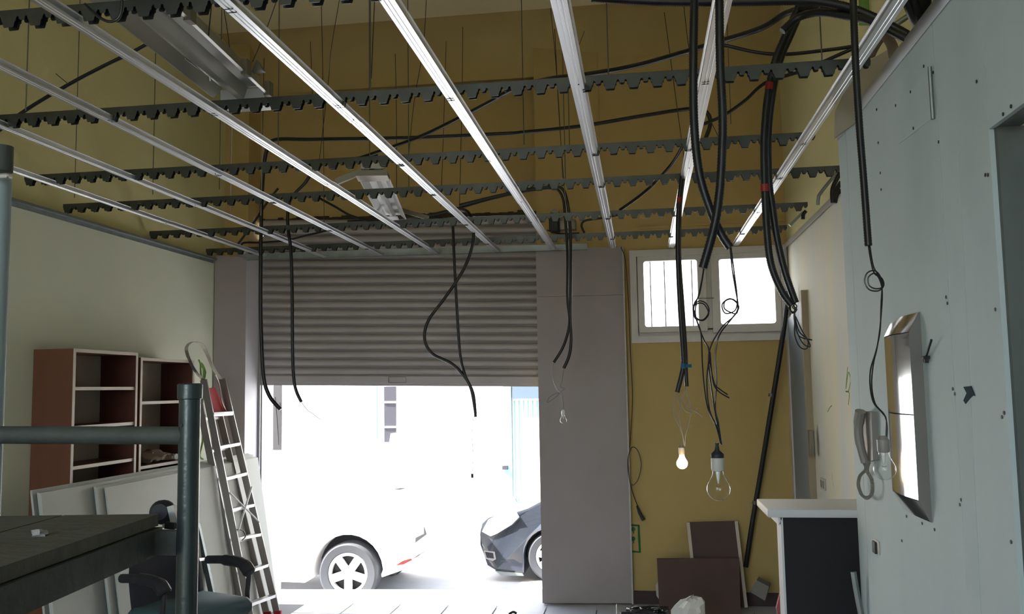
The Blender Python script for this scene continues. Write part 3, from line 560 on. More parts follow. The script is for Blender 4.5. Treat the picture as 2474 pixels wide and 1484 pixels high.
bulb('lit glowing light bulb under the blue taped conduit', P(1648,1120,Y=4.9), .030, .05, m='lamp', sockm='phone', wires=(
    [(1636,948,4.9),(1627,975,4.9),(1628,1000,4.9),(1643,1035,4.9),(1651,1060,4.9),(1654,1078,4.9)], [(1658,935,4.9),(1645,975,4.9),(1641,1010,4.9),(1648,1045,4.9),(1653,1078,4.9)],
    [(1657,940,4.9),(1668,985,4.9),(1665,1020,4.9),(1657,1050,4.9),(1655,1078,4.9)], [(1636,952,4.9),(1645,980,4.9),(1665,998,4.9),(1684,987,4.9)], [(1640,955,4.9),(1665,985,4.9),(1688,1000,4.9),(1697,1008,4.9)]), wr=.0022, wm='gwire')
pl_ = bpy.data.lights.new('bulb_glow', 'POINT'); pl_.energy = 3.5; pl_.color = (1, .72, .42); pl_.shadow_soft_size = .035
po = bpy.data.objects.new('bulb_glow', pl_); COL.objects.link(po); po.location = P(1648,1120,Y=4.86)+Vector((0,-.05,-.045))
bulb('small clear light bulb in front of the right shutter pier', P(1361,1016,Y=6.6), .025, .04, sockm='fixw', wires=(
    [(1338,876,6.7),(1335,910,6.6),(1345,940,6.6),(1358,952,6.6),(1361,975,6.6),(1361,992,6.6)], [(1362,890,6.65),(1358,920,6.6),(1354,935,6.6),(1364,940,6.6),(1358,945,6.6),(1340,962,6.6),(1322,973,6.6),(1330,958,6.6),(1355,952,6.6),(1361,992,6.6)]), wr=.0028, wm='gwire')
bulb('clear light bulb in a grey socket before the white partition', P(2137,1134,Y=2.6), .030, .045, sockm='phone', wires=(
    [(2098,592,2.8),(2103,625,2.75),(2112,660,2.7),(2130,672,2.7),(2135,690,2.7),(2122,703,2.7),(2100,700,2.7),(2089,682,2.7),(2095,660,2.7),(2115,655,2.7),(2130,680,2.7),(2128,740,2.7),(2126,800,2.7),(2116,850,2.65),(2104,890,2.65),(2102,930,2.62),(2110,972,2.6),(2132,998,2.6),(2141,1015,2.6),(2140,1062,2.6)],
    [(2101,592,2.8),(2109,640,2.75),(2120,662,2.7),(2134,690,2.7),(2118,698,2.7),(2100,690,2.7),(2098,670,2.7),(2116,662,2.7),(2131,700,2.7),(2127,780,2.7),(2119,840,2.65),(2110,880,2.65),(2106,930,2.62),(2114,975,2.6),(2136,1002,2.6),(2143,1030,2.6),(2142,1062,2.6)]), wr=.0022)
t = thing('wire_bundle', 'tangled wires with long loops at the end of the two spread conduits', 'wire', tuple(P(1918,760,Y=3.45)))
for l in ([(1912,735,3.45),(1905,745,3.45),(1915,755,3.45),(1925,740,3.45),(1912,732,3.45),(1910,750,3.45),(1920,760,3.45),(1925,800,3.45),(1940,830,3.45),(1957,838,3.45),(1950,820,3.45),(1930,800,3.45),(1920,762,3.45)],
    [(1915,738,3.44),(1925,748,3.44),(1915,757,3.44),(1908,745,3.44),(1918,736,3.44),(1920,770,3.44),(1920,810,3.44),(1932,838,3.44),(1948,843,3.44),(1952,825,3.44),(1938,800,3.44),(1922,765,3.44)],
    [(1922,732,3.46),(1915,742,3.46),(1922,752,3.46),(1918,765,3.46),(1928,810,3.46),(1962,822,3.46)]):
    MB().tube(px(*l), .0025, 6).build('wire', M['wire'], t)
# ================================================================== RIGHT WALL FITTINGS
# polished steel cover on the near partition
t = thing('steel_cover', 'tall polished steel cover box with chamfered ends on the white partition', 'wall fixture', tuple(P(2235,1000,X=XN)))
yc = P(2237,1000,X=XN).y; XC = P(2207,1000,Y=yc).x; ya = P(2146,1000,X=XC).y
zt, zl, zm, zh, zb3 = [P(2208, v, Y=yc).z for v in (755, 803, 1003, 1210, 1262)]
XE = XC+.032
def face(za, xa, zb_, xb, nm):
    mb = MB(); n = 8; vs = []
    for k in range(n+1):
        y = ya+(yc-ya)*k/n; bl = .012*math.sin(math.pi*k/n)
        for o_ in (0, .002):
            for z, x_ in ((za, xa), (zb_, xb)): vs.append((x_-bl*(1 if abs(x_-XC) < .01 else .3)+o_, y, z))
    fs = []
    for k in range(n):
        o = k*4; p = o+4
        fs += [(o, p, p+1, o+1), (o+2, o+3, p+3, p+2), (o, o+2, p+2, p), (o+1, p+1, p+3, o+3)]
    mb.add(vs, fs).build(nm, M['steel'], t, angle=20)
face(zt, XE, zl+.002, XC, 'end_panel'); face(zl-.001, XC, zm+.002, XC, 'front_panel'); face(zm-.002, XC, zh+.001, XC, 'front_panel'); face(zh-.002, XC, zb3, XE, 'end_panel')
for y_, dy_ in ((yc, .003), (ya, -.003)):
    MB().prism([(XE, y_, zt), (XC, y_, zl), (XC, y_, zh), (XE, y_, zb3), (XN, y_, zb3), (XN, y_, zt)], (0, dy_, 0)).build('side_panel', M['steeld'], t)
# door phone handset
t = thing('door_phone', 'off-white entry phone handset with coiled cord on the white partition', 'door phone', tuple(P(2090,1100,X=XN)))
a = P(2078,992,X=XN-.02); b = P(2106,1000,X=XN)
MB().prism([P(u, v, X=XN-.024) for u, v in ((2086,994),(2105,996),(2109,1112),(2093,1116),(2084,1050))], (.024, 0, 0)).build('base_plate', M['phone'], t)
MB().tube(spl([P(2079,994,X=XN-.045), P(2074,1030,X=XN-.050), P(2077,1070,X=XN-.050), P(2090,1118,X=XN-.035)], 4), [.021]*4+[.018]*5+[.016]*4, 10).build('handset', M['phone'], t)
cp = spl([P(u, v, X=XN-.03) for u, v in ((2088,1118),(2092,1135),(2078,1150),(2074,1172),(2082,1196),(2096,1203),(2107,1190),(2106,1160),(2095,1138),(2099,1118))], 9)
hp = []
for i, p in enumerate(cp):
    tn = (cp[min(i+1, len(cp)-1)]-cp[max(i-1, 0)]).normalized(); q = tn.cross(Vector((1,0,0))); 
    for k in range(4):
        a_ = k*math.pi/2; hp.append(p+tn*.0009*k+(Vector((1,0,0))*math.cos(a_)+q*math.sin(a_))*.006)
MB().tube(hp, .0022, 5).build('coiled_cord', M['phone'], t)
# switch box, anchor, blue tape, steel rod
t = thing('switch_box', 'uncovered switch frame low on the white partition', 'switch', tuple(P(2120,1322,X=XN)))
a = P(2114,1302,X=XN); b = P(2127,1342,X=XN); 
MB().box((XN-.004, b.y, b.z), (XN, a.y, a.z), .001).build('mounting_frame', M['white'], t)
c = P(2119,1322,X=XN); MB().box((XN-.012, c.y-.015, c.z-.025), (XN-.003, c.y+.03, c.z+.02), .002).build('switch_block', M['blackr'], t)
c1 = P(2250,822,X=XN-.02); c2 = P(2236,865,X=XN-.01)
t = thing('wall_anchor', 'black spring anchor stuck in the white partition right of the steel cover', 'anchor', tuple(c2))
MB().tube([c1, c2], .004, 8).build('bolt', M['blackr'], t); MB().box(c2-Vector((.01,.014,.004)), c2+Vector((.012,.014,.006)), .002).box(c2-Vector((.006,.010,.016)), c2+Vector((.006,-.002,0))).box(c2-Vector((.006,-.003,.014)), c2+Vector((.006,.009,0))).build('wings', M['blackr'], t)
tag(MB().prism([P(u, v, X=XN-.001) for u, v in ((2329,935),(2347,933),(2357,957),(2352,955),(2345,962),(2334,976),(2329,968),(2337,950))], (-.002, 0, 0)).build('tape_scrap', M['navy']), 'dark blue scrap of tape on the white partition', 'tape')
a = P(2246,162,X=XN-.006); b = P(2254,288,X=XN-.006); tag(MB().tube([a, b], .006, 8).build('steel_rod', M['galvd']), 'short vertical steel rod high on the white partition', 'rod')
# far right wall: grey door leaf, tan strip, socket, scribbles
t = thing('door_leaf', 'narrow blue-grey metal door leaf standing against the far right wall', 'door', (1.17, 6.9, 0))
dy0, dy1 = 6.68, 7.36
MB().prism([(XF-.03, dy1, 0), (XF-.03, dy0, 0), (XF-.03, dy0, 2.36), (XF-.03, dy1, 2.26)], (.03, 0, 0)).build('leaf', M['doorg'], t)
MB().box((XF-.045, dy0-.04, 0), (XF, dy0, 2.42)).build('edge_strip', M['tan'], t)
MB().box((XF-.04, dy1, 0), (XF, dy1+.07, 2.28)).build('frame_post', M['whitep'], t)
c = P(1962,1068,X=XF-.04); MB().box((XF-.06, c.y-.03, c.z-.10), (XF-.03, c.y+.05, c.z+.08), .004).build('lock', M['fixd'], t)
c = P(1944,920,X=XF-.032); MB().box((XF-.033, c.y-.006, c.z-.12), (XF-.03, c.y+.006, c.z+.10)).build('letter_slit', M['blackr'], t)
t = thing('wall_socket', 'small double socket frame on the smeared far right wall', 'socket', tuple(P(1991,1170,X=XF)))
c = P(1991,1170,X=XF); mb = MB()
for dy in (-.035, .035):
    mb.box((XF-.012, c.y+dy-.032, c.z-.038), (XF, c.y+dy+.032, c.z+.038), .002)
mb.build('frame', M['white'], t)
for dy in (-.035, .035): MB().box((XF-.014, c.y+dy-.02, c.z-.024), (XF-.011, c.y+dy+.02, c.z+.024)).build('insert', M['fixd'], t)
def scrib(lb, l, X=None, Y=None, r=.004, m='green'):
    pts = spl([P(u, v, **({'X': X} if X else {'Y': Y})) for u, v in l], 4); pts = [p+(Vector((.003,0,0)) if X else Vector((0,.003,0))) for p in pts]
    return tag(MB().tube(pts, r, 5).build('paint_mark', M[m]), lb, 'paint mark')
scrib('green looped scribble on the far right wall', [(2048,888),(2044,940),(2050,900),(2055,920),(2050,945),(2044,946),(2052,950),(2050,978)], X=XF, r=.006)
scrib('small green tick below the looped scribble', [(2000,995),(2005,985),(2010,980)], X=XF, r=.006)
scrib('faint green line beside the socket', [(2010,1140),(2012,1165),(2015,1178)], X=XF)
scrib('thin wires poking from the wall by the grey door', [(1962,998),(1972,996),(1976,985)], X=XF, r=.003, m='wire')
scrib('green scribble on the left pier corner', [(480,870),(492,900),(486,940),(496,900),(484,880),(490,960),(484,1000),(490,1060),(482,1100),(490,1110)], X=XL+.022, r=.006)
mk = thing('painted_sign_mark', 'dark green painted rectangle with two dots on the ochre wall by the pier', 'paint mark', tuple(P(1535,1300,Y=YB)))
q = [P(u, v, Y=YB-.001) for u, v in ((1518,1269),(1543,1270),(1544,1300),(1546,1334),(1520,1332))]
MB().tube(q, .010, 5).build('border', M['greend'], mk)
for u, v in ((1530,1279),(1530,1302)):
    c = P(u, v, Y=YB-.001); MB().lathe([(.0001,-.002),(.018,-.002),(.018,.001)], c, (0,1,0), 12).tube([c, c+Vector((.004,0,-.035))], .004, 5).build('dot', M['greend'], mk)
# ================================================================== COUNTER AND LOOSE THINGS AT RIGHT
t = thing('reception_counter', 'dark counter with a white top beside the white partition', 'counter', (.9, 4.5, 0))
MB().box((.55, 4.26, 1.14), (1.19, 4.66, 1.175), .004).build('top', M['ctop'], t)
MB().prism([(.60, 4.29, 1.14), (.60, 4.29, 1.10), (.62, 4.29, 1.14)], (0,.35,0)).box((.610, 4.29, 0), (.620, 4.42, 1.14)).build('side_panel', M['ctop'], t)
MB().box((.620, 4.30, 0), (1.19, 4.32, 1.14)).build('front_panel', M['dark'], t)
tag(MB().tube(spl([P(2062,1382,Y=3.95), P(2068,1420,Y=3.95), P(2080,1484,Y=3.95), P(2090,1530,Y=3.95)], 3), .012, 8).build('metal_bar', M['galvd']), 'short steel bar leaning between the counter and the partition', 'bar')
t = thing('brown_panel', 'taller brown panel with pale edges leaning on the ochre wall', 'panel', (.5, 7.2, 0))
pa = [P(1660,1263,Y=7.36), P(1776,1260,Y=7.36), P(1800,1468,Y=7.12), P(1682,1475,Y=7.12)]
MB().prism(pa, (0,.018,0)).build('sheet', M['brown'], t)
for a, b in ((pa[0], pa[3]), (pa[1], pa[2])): MB().beam(a+Vector((.008,-.004,0)), b+Vector((.008,-.004,0)), .024, .012, (0,1,0)).build('edge_strip', M['lip'], t)
t = thing('brown_panel', 'lower wide brown panel leaning in front of the taller one', 'panel', (.4, 7.0, 0))
pa = [P(1587,1350,Y=7.05), P(1786,1350,Y=7.05), P(1790,1500,Y=6.85), P(1594,1500,Y=6.85)]
MB().prism(pa, (0,.018,0)).build('sheet', M['brown'], t)
q = [P(u, v, Y=7.1) for u, v in ((1584,1415),(1590,1405),(1593,1450),(1586,1440))]; MB().prism(q, (0,.01,0)).build('back_brace', M['lip'], t)
pa = [P(u, v, Y=7.0) for u, v in ((1811,1430),(1828,1402),(1858,1418),(1848,1452))]
tag(MB().prism(pa, (.03,.12,0)).build('concrete_chunk', mat('grey_concrete', (.20,.19,.17), .9, bump=.5, bscale=30)), 'grey block lying near the wall between panels and counter', 'block')
tag(MB().prism([P(u, v, Y=5.0) for u, v in ((1876,1470),(1886,1430),(1893,1484),(1880,1490))], (0,.03,0)).build('red_scrap', mat('pink_red_scrap', (.35,.08,.09), .6)), 'pinkish red scrap by the counter edge', 'scrap')
# plastic bag: crumpled closed sack
def blob(c, rx, ry, rz, n=14, amp=.18, seed=1, sharp=1):
    rnd = random.Random(seed); ph = [rnd.uniform(0, 6.28) for _ in range(6)]; vs = []; fs = []; m_ = 9
    for j in range(m_+1):
        th = math.pi*j/m_
        for k in range(n):
            a = 2*math.pi*k/n; f = 1+amp*(math.sin(3*a+ph[0]+th*2)+.6*math.sin(5*a+ph[1]-th*3)+.5*math.sin(7*th+ph[2]))*math.sin(th)
            vs.append(Vector(c)+Vector((rx*f*math.sin(th)*math.cos(a), ry*f*math.sin(th)*math.sin(a), rz*f*math.cos(th))))
    for j in range(m_): fs += [(j*n+k, j*n+(k+1) % n, j*n+n+(k+1) % n, j*n+n+k) for k in range(n)]
    return MB().add(vs, fs)
bc = P(1662,1484,Y=5.9); rb = random.Random(11); mb = blob(bc, .10, .09, .105, 22, .10, 4)
for v_ in mb.v:
    dz = (v_.z-bc.z)/.105; v_.x += .03*max(0, dz)+rb.uniform(-.010, .010); v_.z += .02*max(0, v_.x-bc.x)/.1+rb.uniform(-.008, .008); v_.y += rb.uniform(-.010, .010)
tag(mb.build('plastic_bag', M['bag'], angle=12), 'crumpled white plastic bag on the floor before the brown panels', 'bag')
t = thing('cable_tangle', 'heap of dark cut cables on the floor beside the white bag', 'cables', tuple(P(1560,1480,Y=6.2)))
rnd = random.Random(3)
for k in range(14):
    p = [P(1500+rnd.uniform(0,115), 1470+rnd.uniform(-4,14), Y=6.1+rnd.uniform(-.15,.15)) for _ in range(5)]
    MB().tube(spl(p, 5), .005+.003*rnd.random(), 6).build('cable', M['wire'], t)
tag(MB().tube(px((1490,1461,6.6),(1491,1484,6.5)), .006, 6).build('white_tube', M['white']), 'thin white tube standing on the floor by the pier', 'tube')
tag(MB().tube(px((1230,1484,6.0),(1240,1479,6.0),(1248,1483,6.0)), .008, 6).build('debris_bit', M['blackr']), 'dark bit of debris at the bottom edge below the black car', 'debris')
# ================================================================== BOOKCASES
def bookcase(y0, y1, zt, shelves, lb):
    t = thing('bookcase', lb, 'bookcase', (-3.41, (y0+y1)/2, 0))
    xb, xf = XL+.022, -3.27; th = .02
    for k, y in enumerate((y0, y1-th)):
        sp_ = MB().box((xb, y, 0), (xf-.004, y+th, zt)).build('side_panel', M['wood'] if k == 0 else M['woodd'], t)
        MB().box((xf-.004, y, 0), (xf, y+th, zt)).build('edge_band', M['lip'], sp_)
    s_ = MB().box((xb, y0+th, zt-th), (xf-.004, y1-th, zt)).build('top_panel', M['wood'], t); MB().box((xf-.004, y0+th, zt-th), (xf, y1-th, zt)).build('edge_band', M['lip'], s_)
    MB().box((xb, y0+th, .05), (xb+.006, y1-th, zt-th)).build('back_panel', M['hard'], t)
    for z in shelves:
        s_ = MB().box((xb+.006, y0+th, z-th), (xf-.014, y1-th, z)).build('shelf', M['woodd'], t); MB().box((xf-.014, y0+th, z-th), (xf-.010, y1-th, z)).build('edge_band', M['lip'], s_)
bookcase(4.765, 5.435, 2.02, (1.797, 1.57, 1.337, 1.0, .6, .1), 'tall empty cherry-brown bookcase standing nearest the camera')
bookcase(5.47, 6.18, 1.99, (1.70, 1.49, 1.275, .9, .5, .1), 'tall cherry-brown bookcase farther from the camera, with rags on a shelf')
for k, (u, v, y, a, b) in enumerate(((372,1128,5.62,.07,.045), (355,1122,5.56,.05,.04), (398,1127,5.78,.06,.03))):
    c = P(u, v, X=-3.36); tag(blob((-3.38, c.y, 1.275+b), .08, a*1.4, b, 12, .2, k+5).build('rag', M['rust']), ('largest brown rag on the bookcase shelf above the stacked boards', 'small brown rag at the left of the bookcase shelf', 'brown rag at the right of the bookcase shelf')[k], 'rag')
c = P(410,1125,X=-3.33); tag(MB().tube([(-3.42, 6.02, 1.30), (-3.30, 6.0, 1.30)], .022, 12).build('tape_roll', M['white']), 'small pale roll lying on the bookcase shelf', 'roll')
# ================================================================== STACKED BOARDS
def lean(y0, y1, k0, k1, h, lb, m='sheet', g='plasterboard sheets leaning on the bookcases'):
    # k0, k1: distance out from the bookcases at the near and far end
    t = .012; ends = []
    for y, k in ((y0, k0), (y1, k1)):
        xt = -3.255+k; xb = -3.065+k; d = Vector((xt-xb, 0, h)).normalized(); nn = Vector((d.z, 0, -d.x)); a = Vector((xb, y, 0)); ends.append([a, a+d*h, a+d*h+nn*t, a+nn*t])
    o = MB().add(ends[0]+ends[1], [(0,1,2,3), (7,6,5,4), (0,4,5,1), (1,5,6,2), (2,6,7,3), (3,7,4,0)]).build('plasterboard_sheet', M[m], angle=20); tag(o, lb, 'plasterboard sheet', g)
for y0, k0, k1, h, lb in ((4.40, .0, 0, 1.26, 'plasterboard sheet at the very back of the leaning stack'), (4.36, .030, .0135, 1.255, 'second plasterboard sheet from the back of the leaning stack'),
    (4.38, .055, .027, 1.25, 'third plasterboard sheet from the back of the leaning stack'), (4.35, .088, .0405, 1.25, 'fourth sheet from the back, last before the shorter sheets'),
    (4.80, .105, .054, 1.235, 'rear one of the three shorter front plasterboard sheets'), (4.78, .124, .0675, 1.23, 'middle one of the three shorter front plasterboard sheets'), (4.84, .146, .081, 1.225, 'front plasterboard sheet, palest face of the leaning stack')):
    lean(y0, 7.05, k0, k1, h, lb)
# ================================================================== LADDER
t = thing('step_ladder', 'tall aluminium folding ladder with red tray leaning at the stacked boards', 'ladder', (-2.93, 6.75, 0))
L0 = P(612,1500,X=-2.85); L0.z = .02; R0 = P(671,1468,X=-2.85); R0.z = .02; L1 = P(492,918,X=-3.22); R1 = P(537,915,X=-3.22)
def rail(a, b, nm, parent=t):
    d = (b-a).normalized(); side = Vector((0,1,0)); mb = MB()
    mb.beam(a, b, .012, .052, (1,0,.25)); 
    return mb.build(nm, M['lrail'], parent)
rail(L0, L1, 'front_rail'); rail(R0, R1, 'front_rail')
off = Vector((-.085, 0, 0)); 
B0 = L0+Vector((-.07,.02,0)); B1 = L1+Vector((-.05,.015,-.12)); C0 = R0+Vector((-.07,-.035,0)); C1 = R1+Vector((-.05,-.02,-.12))
rail(B0, B1, 'rear_rail'); rail(C0, C1, 'rear_rail')
def pr(a, b, v):  # point on rail ab whose picture row is v
    lo, hi = 0., 1.
    def vv(s):
        c = R.transposed() @ (a.lerp(b, s)-CAM); return CY-F*c.y/-c.z
    for _ in range(30):
        mid = (lo+hi)/2
        if vv(mid) > v: lo = mid
        else: hi = mid
    return a.lerp(b, lo)
for vl, vr in ((1003, 1000), (1082,1073), (1158,1145), (1233,1221), (1303,1292), (1386,1366), (1462,1440)):
    a = pr(L0, L1, vl); b = pr(R0, R1, vr)
    MB().beam(a, b, .05, .022).build('rung', M['alu'], t)
    MB().beam(a+Vector((-.075,.02,-.03)), b+Vector((-.075,-.02,-.03)), .03, .018).build('rear_rung', M['alu'], t)
a = pr(L0, L1, 1190); b = pr(R0, R1, 1262); MB().beam(a+Vector((.03,0,0)), b+Vector((.03,0,0)), .005, .013, (1,0,0)).build('cross_brace', M['fixw'], t)
a = pr(L0, L1, 1283); b = pr(R0, R1, 1176); MB().beam(a+Vector((.036,0,0)), b+Vector((.036,0,0)), .005, .013, (1,0,0)).build('cross_brace', M['fixw'], t)
MB().tube(spl([pr(L0,L1,1280)+Vector((.03,0,0)), pr(L0,L1,1285)+Vector((.05,.05,0)), pr(L0,L1,1300)+Vector((.05,.07,0)), pr(L0,L1,1308)+Vector((.03,.04,0))], 4), .004, 6).build('tie_cord', M['wire'], t)
# hand loop
mb = MB(); lp = spl([L1+Vector((.0,0,.0)), P(478,905,X=-3.24), P(462,880,X=-3.25), P(450,845,X=-3.26), P(460,829,X=-3.26), P(482,829,X=-3.26), P(496,848,X=-3.26), P(515,890,X=-3.25), P(532,915,X=-3.23), R1], 5)
vs = []; fs = []
for p in lp:
    for dx, dn in ((-.013, 0), (.013, 0), (.013, .004), (-.013, .004)): vs.append(p+Vector((dx, dn, dn)))
for i in range(len(lp)-1): fs += [(i*4+k, i*4+(k+1) % 4, i*4+4+(k+1) % 4, i*4+4+k) for k in range(4)]
fs += [(0,1,2,3), tuple(len(vs)-4+k for k in range(4))]
MB().add(vs, fs).build('hand_loop', M['alu'], t)
q = [P(u, v, X=-3.20) for u, v in ((498,938),(520,937),(548,998),(514,996))]
MB().prism(q, (-.03, 0, 0)).build('tool_tray', M['redp'], t)
MB().beam(pr(L0,L1,1000)+Vector((.02,0,0)), pr(R0,R1,997)+Vector((.02,0,0)), .02, .018).build('tray_bar', M['fixw'], t)
MB().tube(spl([P(u, v, X=-3.18) for u, v in ((520,905),(530,930),(536,970),(548,996))], 3), .006, 6).build('tray_strap', M['alu'], t)
for p, d_ in ((L0, 0), (R0, 0), (B0, 0), (C0, 0)): MB().box(p+Vector((-.028,-.012,-.02)), p+Vector((.028,.012,.04)), .004).build('rubber_foot', M['redp'], t)
# slim second ladder behind the chair
t = thing('slim_ladder', 'narrow grey aluminium ladder leaning behind the office chair', 'ladder', (-2.85, 5.9, 0))
Q0 = P(522,1478,X=-2.92); Q1 = P(472,1250,X=-3.10); W0 = Q0+Vector((0,-.33,-.0)); W1 = Q1+Vector((0,-.30,0))
Q0 = Q0+(Q0-Q1)*(Q0.z/(Q1.z-Q0.z)); W0 = W0+(W0-W1)*(W0.z/(W1.z-W0.z))
for a, b in ((Q0, Q1), (W0, W1)): MB().beam(a, b, .03, .035, (1,0,0)).build('rail', M['scaf'], t)
for v in (1256, 1352, 1450): a = pr(Q0, Q1, v); b = pr(W0, W1, v+4); MB().beam(a+Vector((0,.02,0)), b, .025, .02).build('rung', M['alu'], t)
# ================================================================== SCAFFOLD IN THE FOREGROUND
t = thing('scaffold_tower', 'dark steel scaffold with plank platform at the lower left foreground', 'scaffold', (-1.3, 1.8, 0))
pc = P(458,1000,Y=2.0)
MB().lathe([(.0001, 0), (.0245, 0), (.0245, 1.735), (.0285, 1.737), (.0290, 1.770), (.0255, 1.773), (.0255, 1.75), (.0001, 1.75)], (pc.x, 2.0, 0), (0,0,1), 28).build('upright_post', M['scaf'], t)
MB().lathe([(.0001,0),(.0045,0),(.0045,-.002),(.0001,-.002)], (pc.x-.008, 2.0-.0245, 1.675), (0,1,0), 10).build('pin_hole', M['blackr'], t)
px2 = P(-4,600,Y=2.0).x
MB().tube([(px2, 2.0, 0), (px2, 2.0, 2.30)], .0255, 20).build('upright_post', M['post2'], t)
MB().tube([(px2, 2.0, 2.315), (px2, 2.0, 2.38)], .027, 16).build('post_coupler', M['scafd'], t)
c = P(15,426,Y=1.96); MB().box((c.x-.03, 1.95, c.z-.006), (c.x+.012, 1.97, c.z+.006), .003).build('coupler_pin', M['alu'], t)
a = P(430,1053,Y=2.0); b = P(-60,1050,Y=2.0)
MB().tube([(pc.x, 2.0, a.z), (b.x-.1, 2.0, b.z)], .0215, 16).build('guard_rail', M['scafd'], t)
cr = Vector((-1.155, 2.03, 1.462)); cn = Vector((-1.075, 1.36, 1.462)); dr = (cn-cr).normalized(); lf = Vector((dr.y, -dr.x, 0)); lf = lf if lf.x < 0 else -lf
far = cr; near = cr+dr*1.35
for k in range(3):
    a = far+lf*(.005+k*.235); b = near+lf*(.005+k*.235); wv = lf*.228
    MB().prism([a, b, b+wv, a+wv], (0,0,-.028)).build('plank', M['plank'], t)
MB().beam(cr+lf*.01+Vector((0,0,-.062))-dr*.0, near+lf*.01+Vector((0,0,-.062)), .03, .062).build('side_beam', M['scafd'], t)
MB().beam((pc.x-.02, 2.0, 1.40), (b.x-.3, 2.02, 1.40), .03, .055).build('cross_beam', M['scafd'], t)
c = P(93,1293,Z=1.465); tag(blob((c.x, c.y, 1.468), .014, .014, .009, 8, .25, 9).build('plaster_crumb', M['white']), 'pale crumb of plaster lying on the scaffold plank', 'crumb')
c = P(390,1240,Y=2.12)
t = thing('work_lamp', 'small black round-headed work lamp with silver arm behind the scaffold post', 'work lamp', c)
MB().lathe([(.0001,-.028),(.024,-.026),(.031,-.012),(.030,.008),(.020,.022),(.0001,.026)], P(392,1238,Y=2.13), (.2,-1,.15), 20).build('lamp_head', M['blackr'], t)
MB().prism([P(u, v, Y=2.13) for u, v in ((370,1236),(395,1228),(412,1250),(400,1254),(378,1246))], (0,.02,0)).build('bracket', M['blackr'], t)
MB().beam(P(414,1222,Y=2.1), P(424,1266,Y=2.1), .018, .012, (0,1,0)).build('arm', M['alu'], t)
MB().beam(P(405,1268,Y=2.1), P(428,1270,Y=2.1), .03, .016).build('foot', M['blackr'], t)
MB().prism([P(u, v, Y=2.12) for u, v in ((392,1252),(403,1256),(405,1276),(392,1276))], (0,.01,0)).build('clip', M['white'], t)
# ================================================================== OFFICE CHAIR
t = thing('office_chair', 'dark office chair with armrests and teal seat behind the scaffold', 'chair', (-2.53, 4.74, 0))
ct = Vector((-2.53, 4.74, 0)); fw = Vector((.93, -.37, 0)).normalized(); rt = Vector((.37, .93, 0)).normalized()
def cpt(f_, r_, z): return ct+fw*f_+rt*r_+Vector((0,0,z))
def cbox(f0, f1, r0, r1, z0, z1, bev, nm, m, rings=None):
    mt = Matrix(((fw.x, rt.x, 0, ct.x), (fw.y, rt.y, 0, ct.y), (0, 0, 1, 0), (0,0,0,1)))
    o = MB().box((f0, r0, z0), (f1, r1, z1), bev, mt).build(nm, m, t, angle=50); return o
bk = MB(); vs = []; fs = []; N = 14
for j in range(N+1):
    for k in range(N+1):
        s_, u_ = k/N*2-1, j/N*2-1
        sq = 1-.14*(abs(u_)**3); sz = 1-.10*(abs(s_)**3)
        th = .035*math.sqrt(max(0, 1-abs(s_)**6))*math.sqrt(max(0, 1-abs(u_)**6))
        for sg in (1, -1): vs.append(cpt(-.21+.05*(s_*s_)+sg*th-.04*u_, s_*.245*sq, .66+u_*.23*sz))
def id_(j, k, s_): return (j*(N+1)+k)*2+s_
for j in range(N):
    for k in range(N):
        fs.append((id_(j,k,0), id_(j,k+1,0), id_(j+1,k+1,0), id_(j+1,k,0))); fs.append((id_(j,k,1), id_(j+1,k,1), id_(j+1,k+1,1), id_(j,k+1,1)))
for k in range(N):
    for (a, b) in (((0,k),(0,k+1)), ((N,k+1),(N,k)), ((k+1,0),(k,0)), ((k,N),(k+1,N))): fs.append((id_(*a,0), id_(*a,1), id_(*b,1), id_(*b,0)))
bk.add(vs, fs).build('backrest', M['chair'], t, angle=60)
cbox(-.20, .27, -.25, .25, .51, .60, .03, 'seat', M['seat'])
for sg in (-1, 1):
    r_ = sg*.29
    MB().tube(spl([cpt(-.17, r_, .765), cpt(-.02, r_, .775), cpt(.12, r_, .765), cpt(.18, r_, .715)], 5), [.024]*5+[.032]*6+[.038]*4+[.030], 10).build('armrest', M['blackr'], t)
    MB().tube(spl([cpt(.17, r_, .72), cpt(.16, r_, .62), cpt(.13, r_, .52), cpt(.0, r_*.6, .50)], 5), .014, 8).build('arm_post', M['blackr'], t)
MB().tube([cpt(0,0,.51), cpt(0,0,.10)], .028, 12).build('gas_column', M['blackr'], t)
MB().tube(spl([cpt(-.22,0,.60), cpt(-.25,0,.50), cpt(-.1,0,.49)], 4), .018, 8).build('back_bracket', M['blackr'], t)
for k in range(5):
    a = 2*math.pi*k/5; e_ = ct+Vector((math.cos(a)*.28, math.sin(a)*.28, .075))
    lg = MB().tube([ct+Vector((0,0,.11)), e_], [.022, .014], 8).build('leg', M['blackr'], t); MB().lathe([(.0001,-.02),(.027,-.018),(.027,.018),(.0001,.02)], e_-Vector((0,0,.045)), (math.sin(a), -math.cos(a), 0), 12).build('caster', M['blackr'], lg)
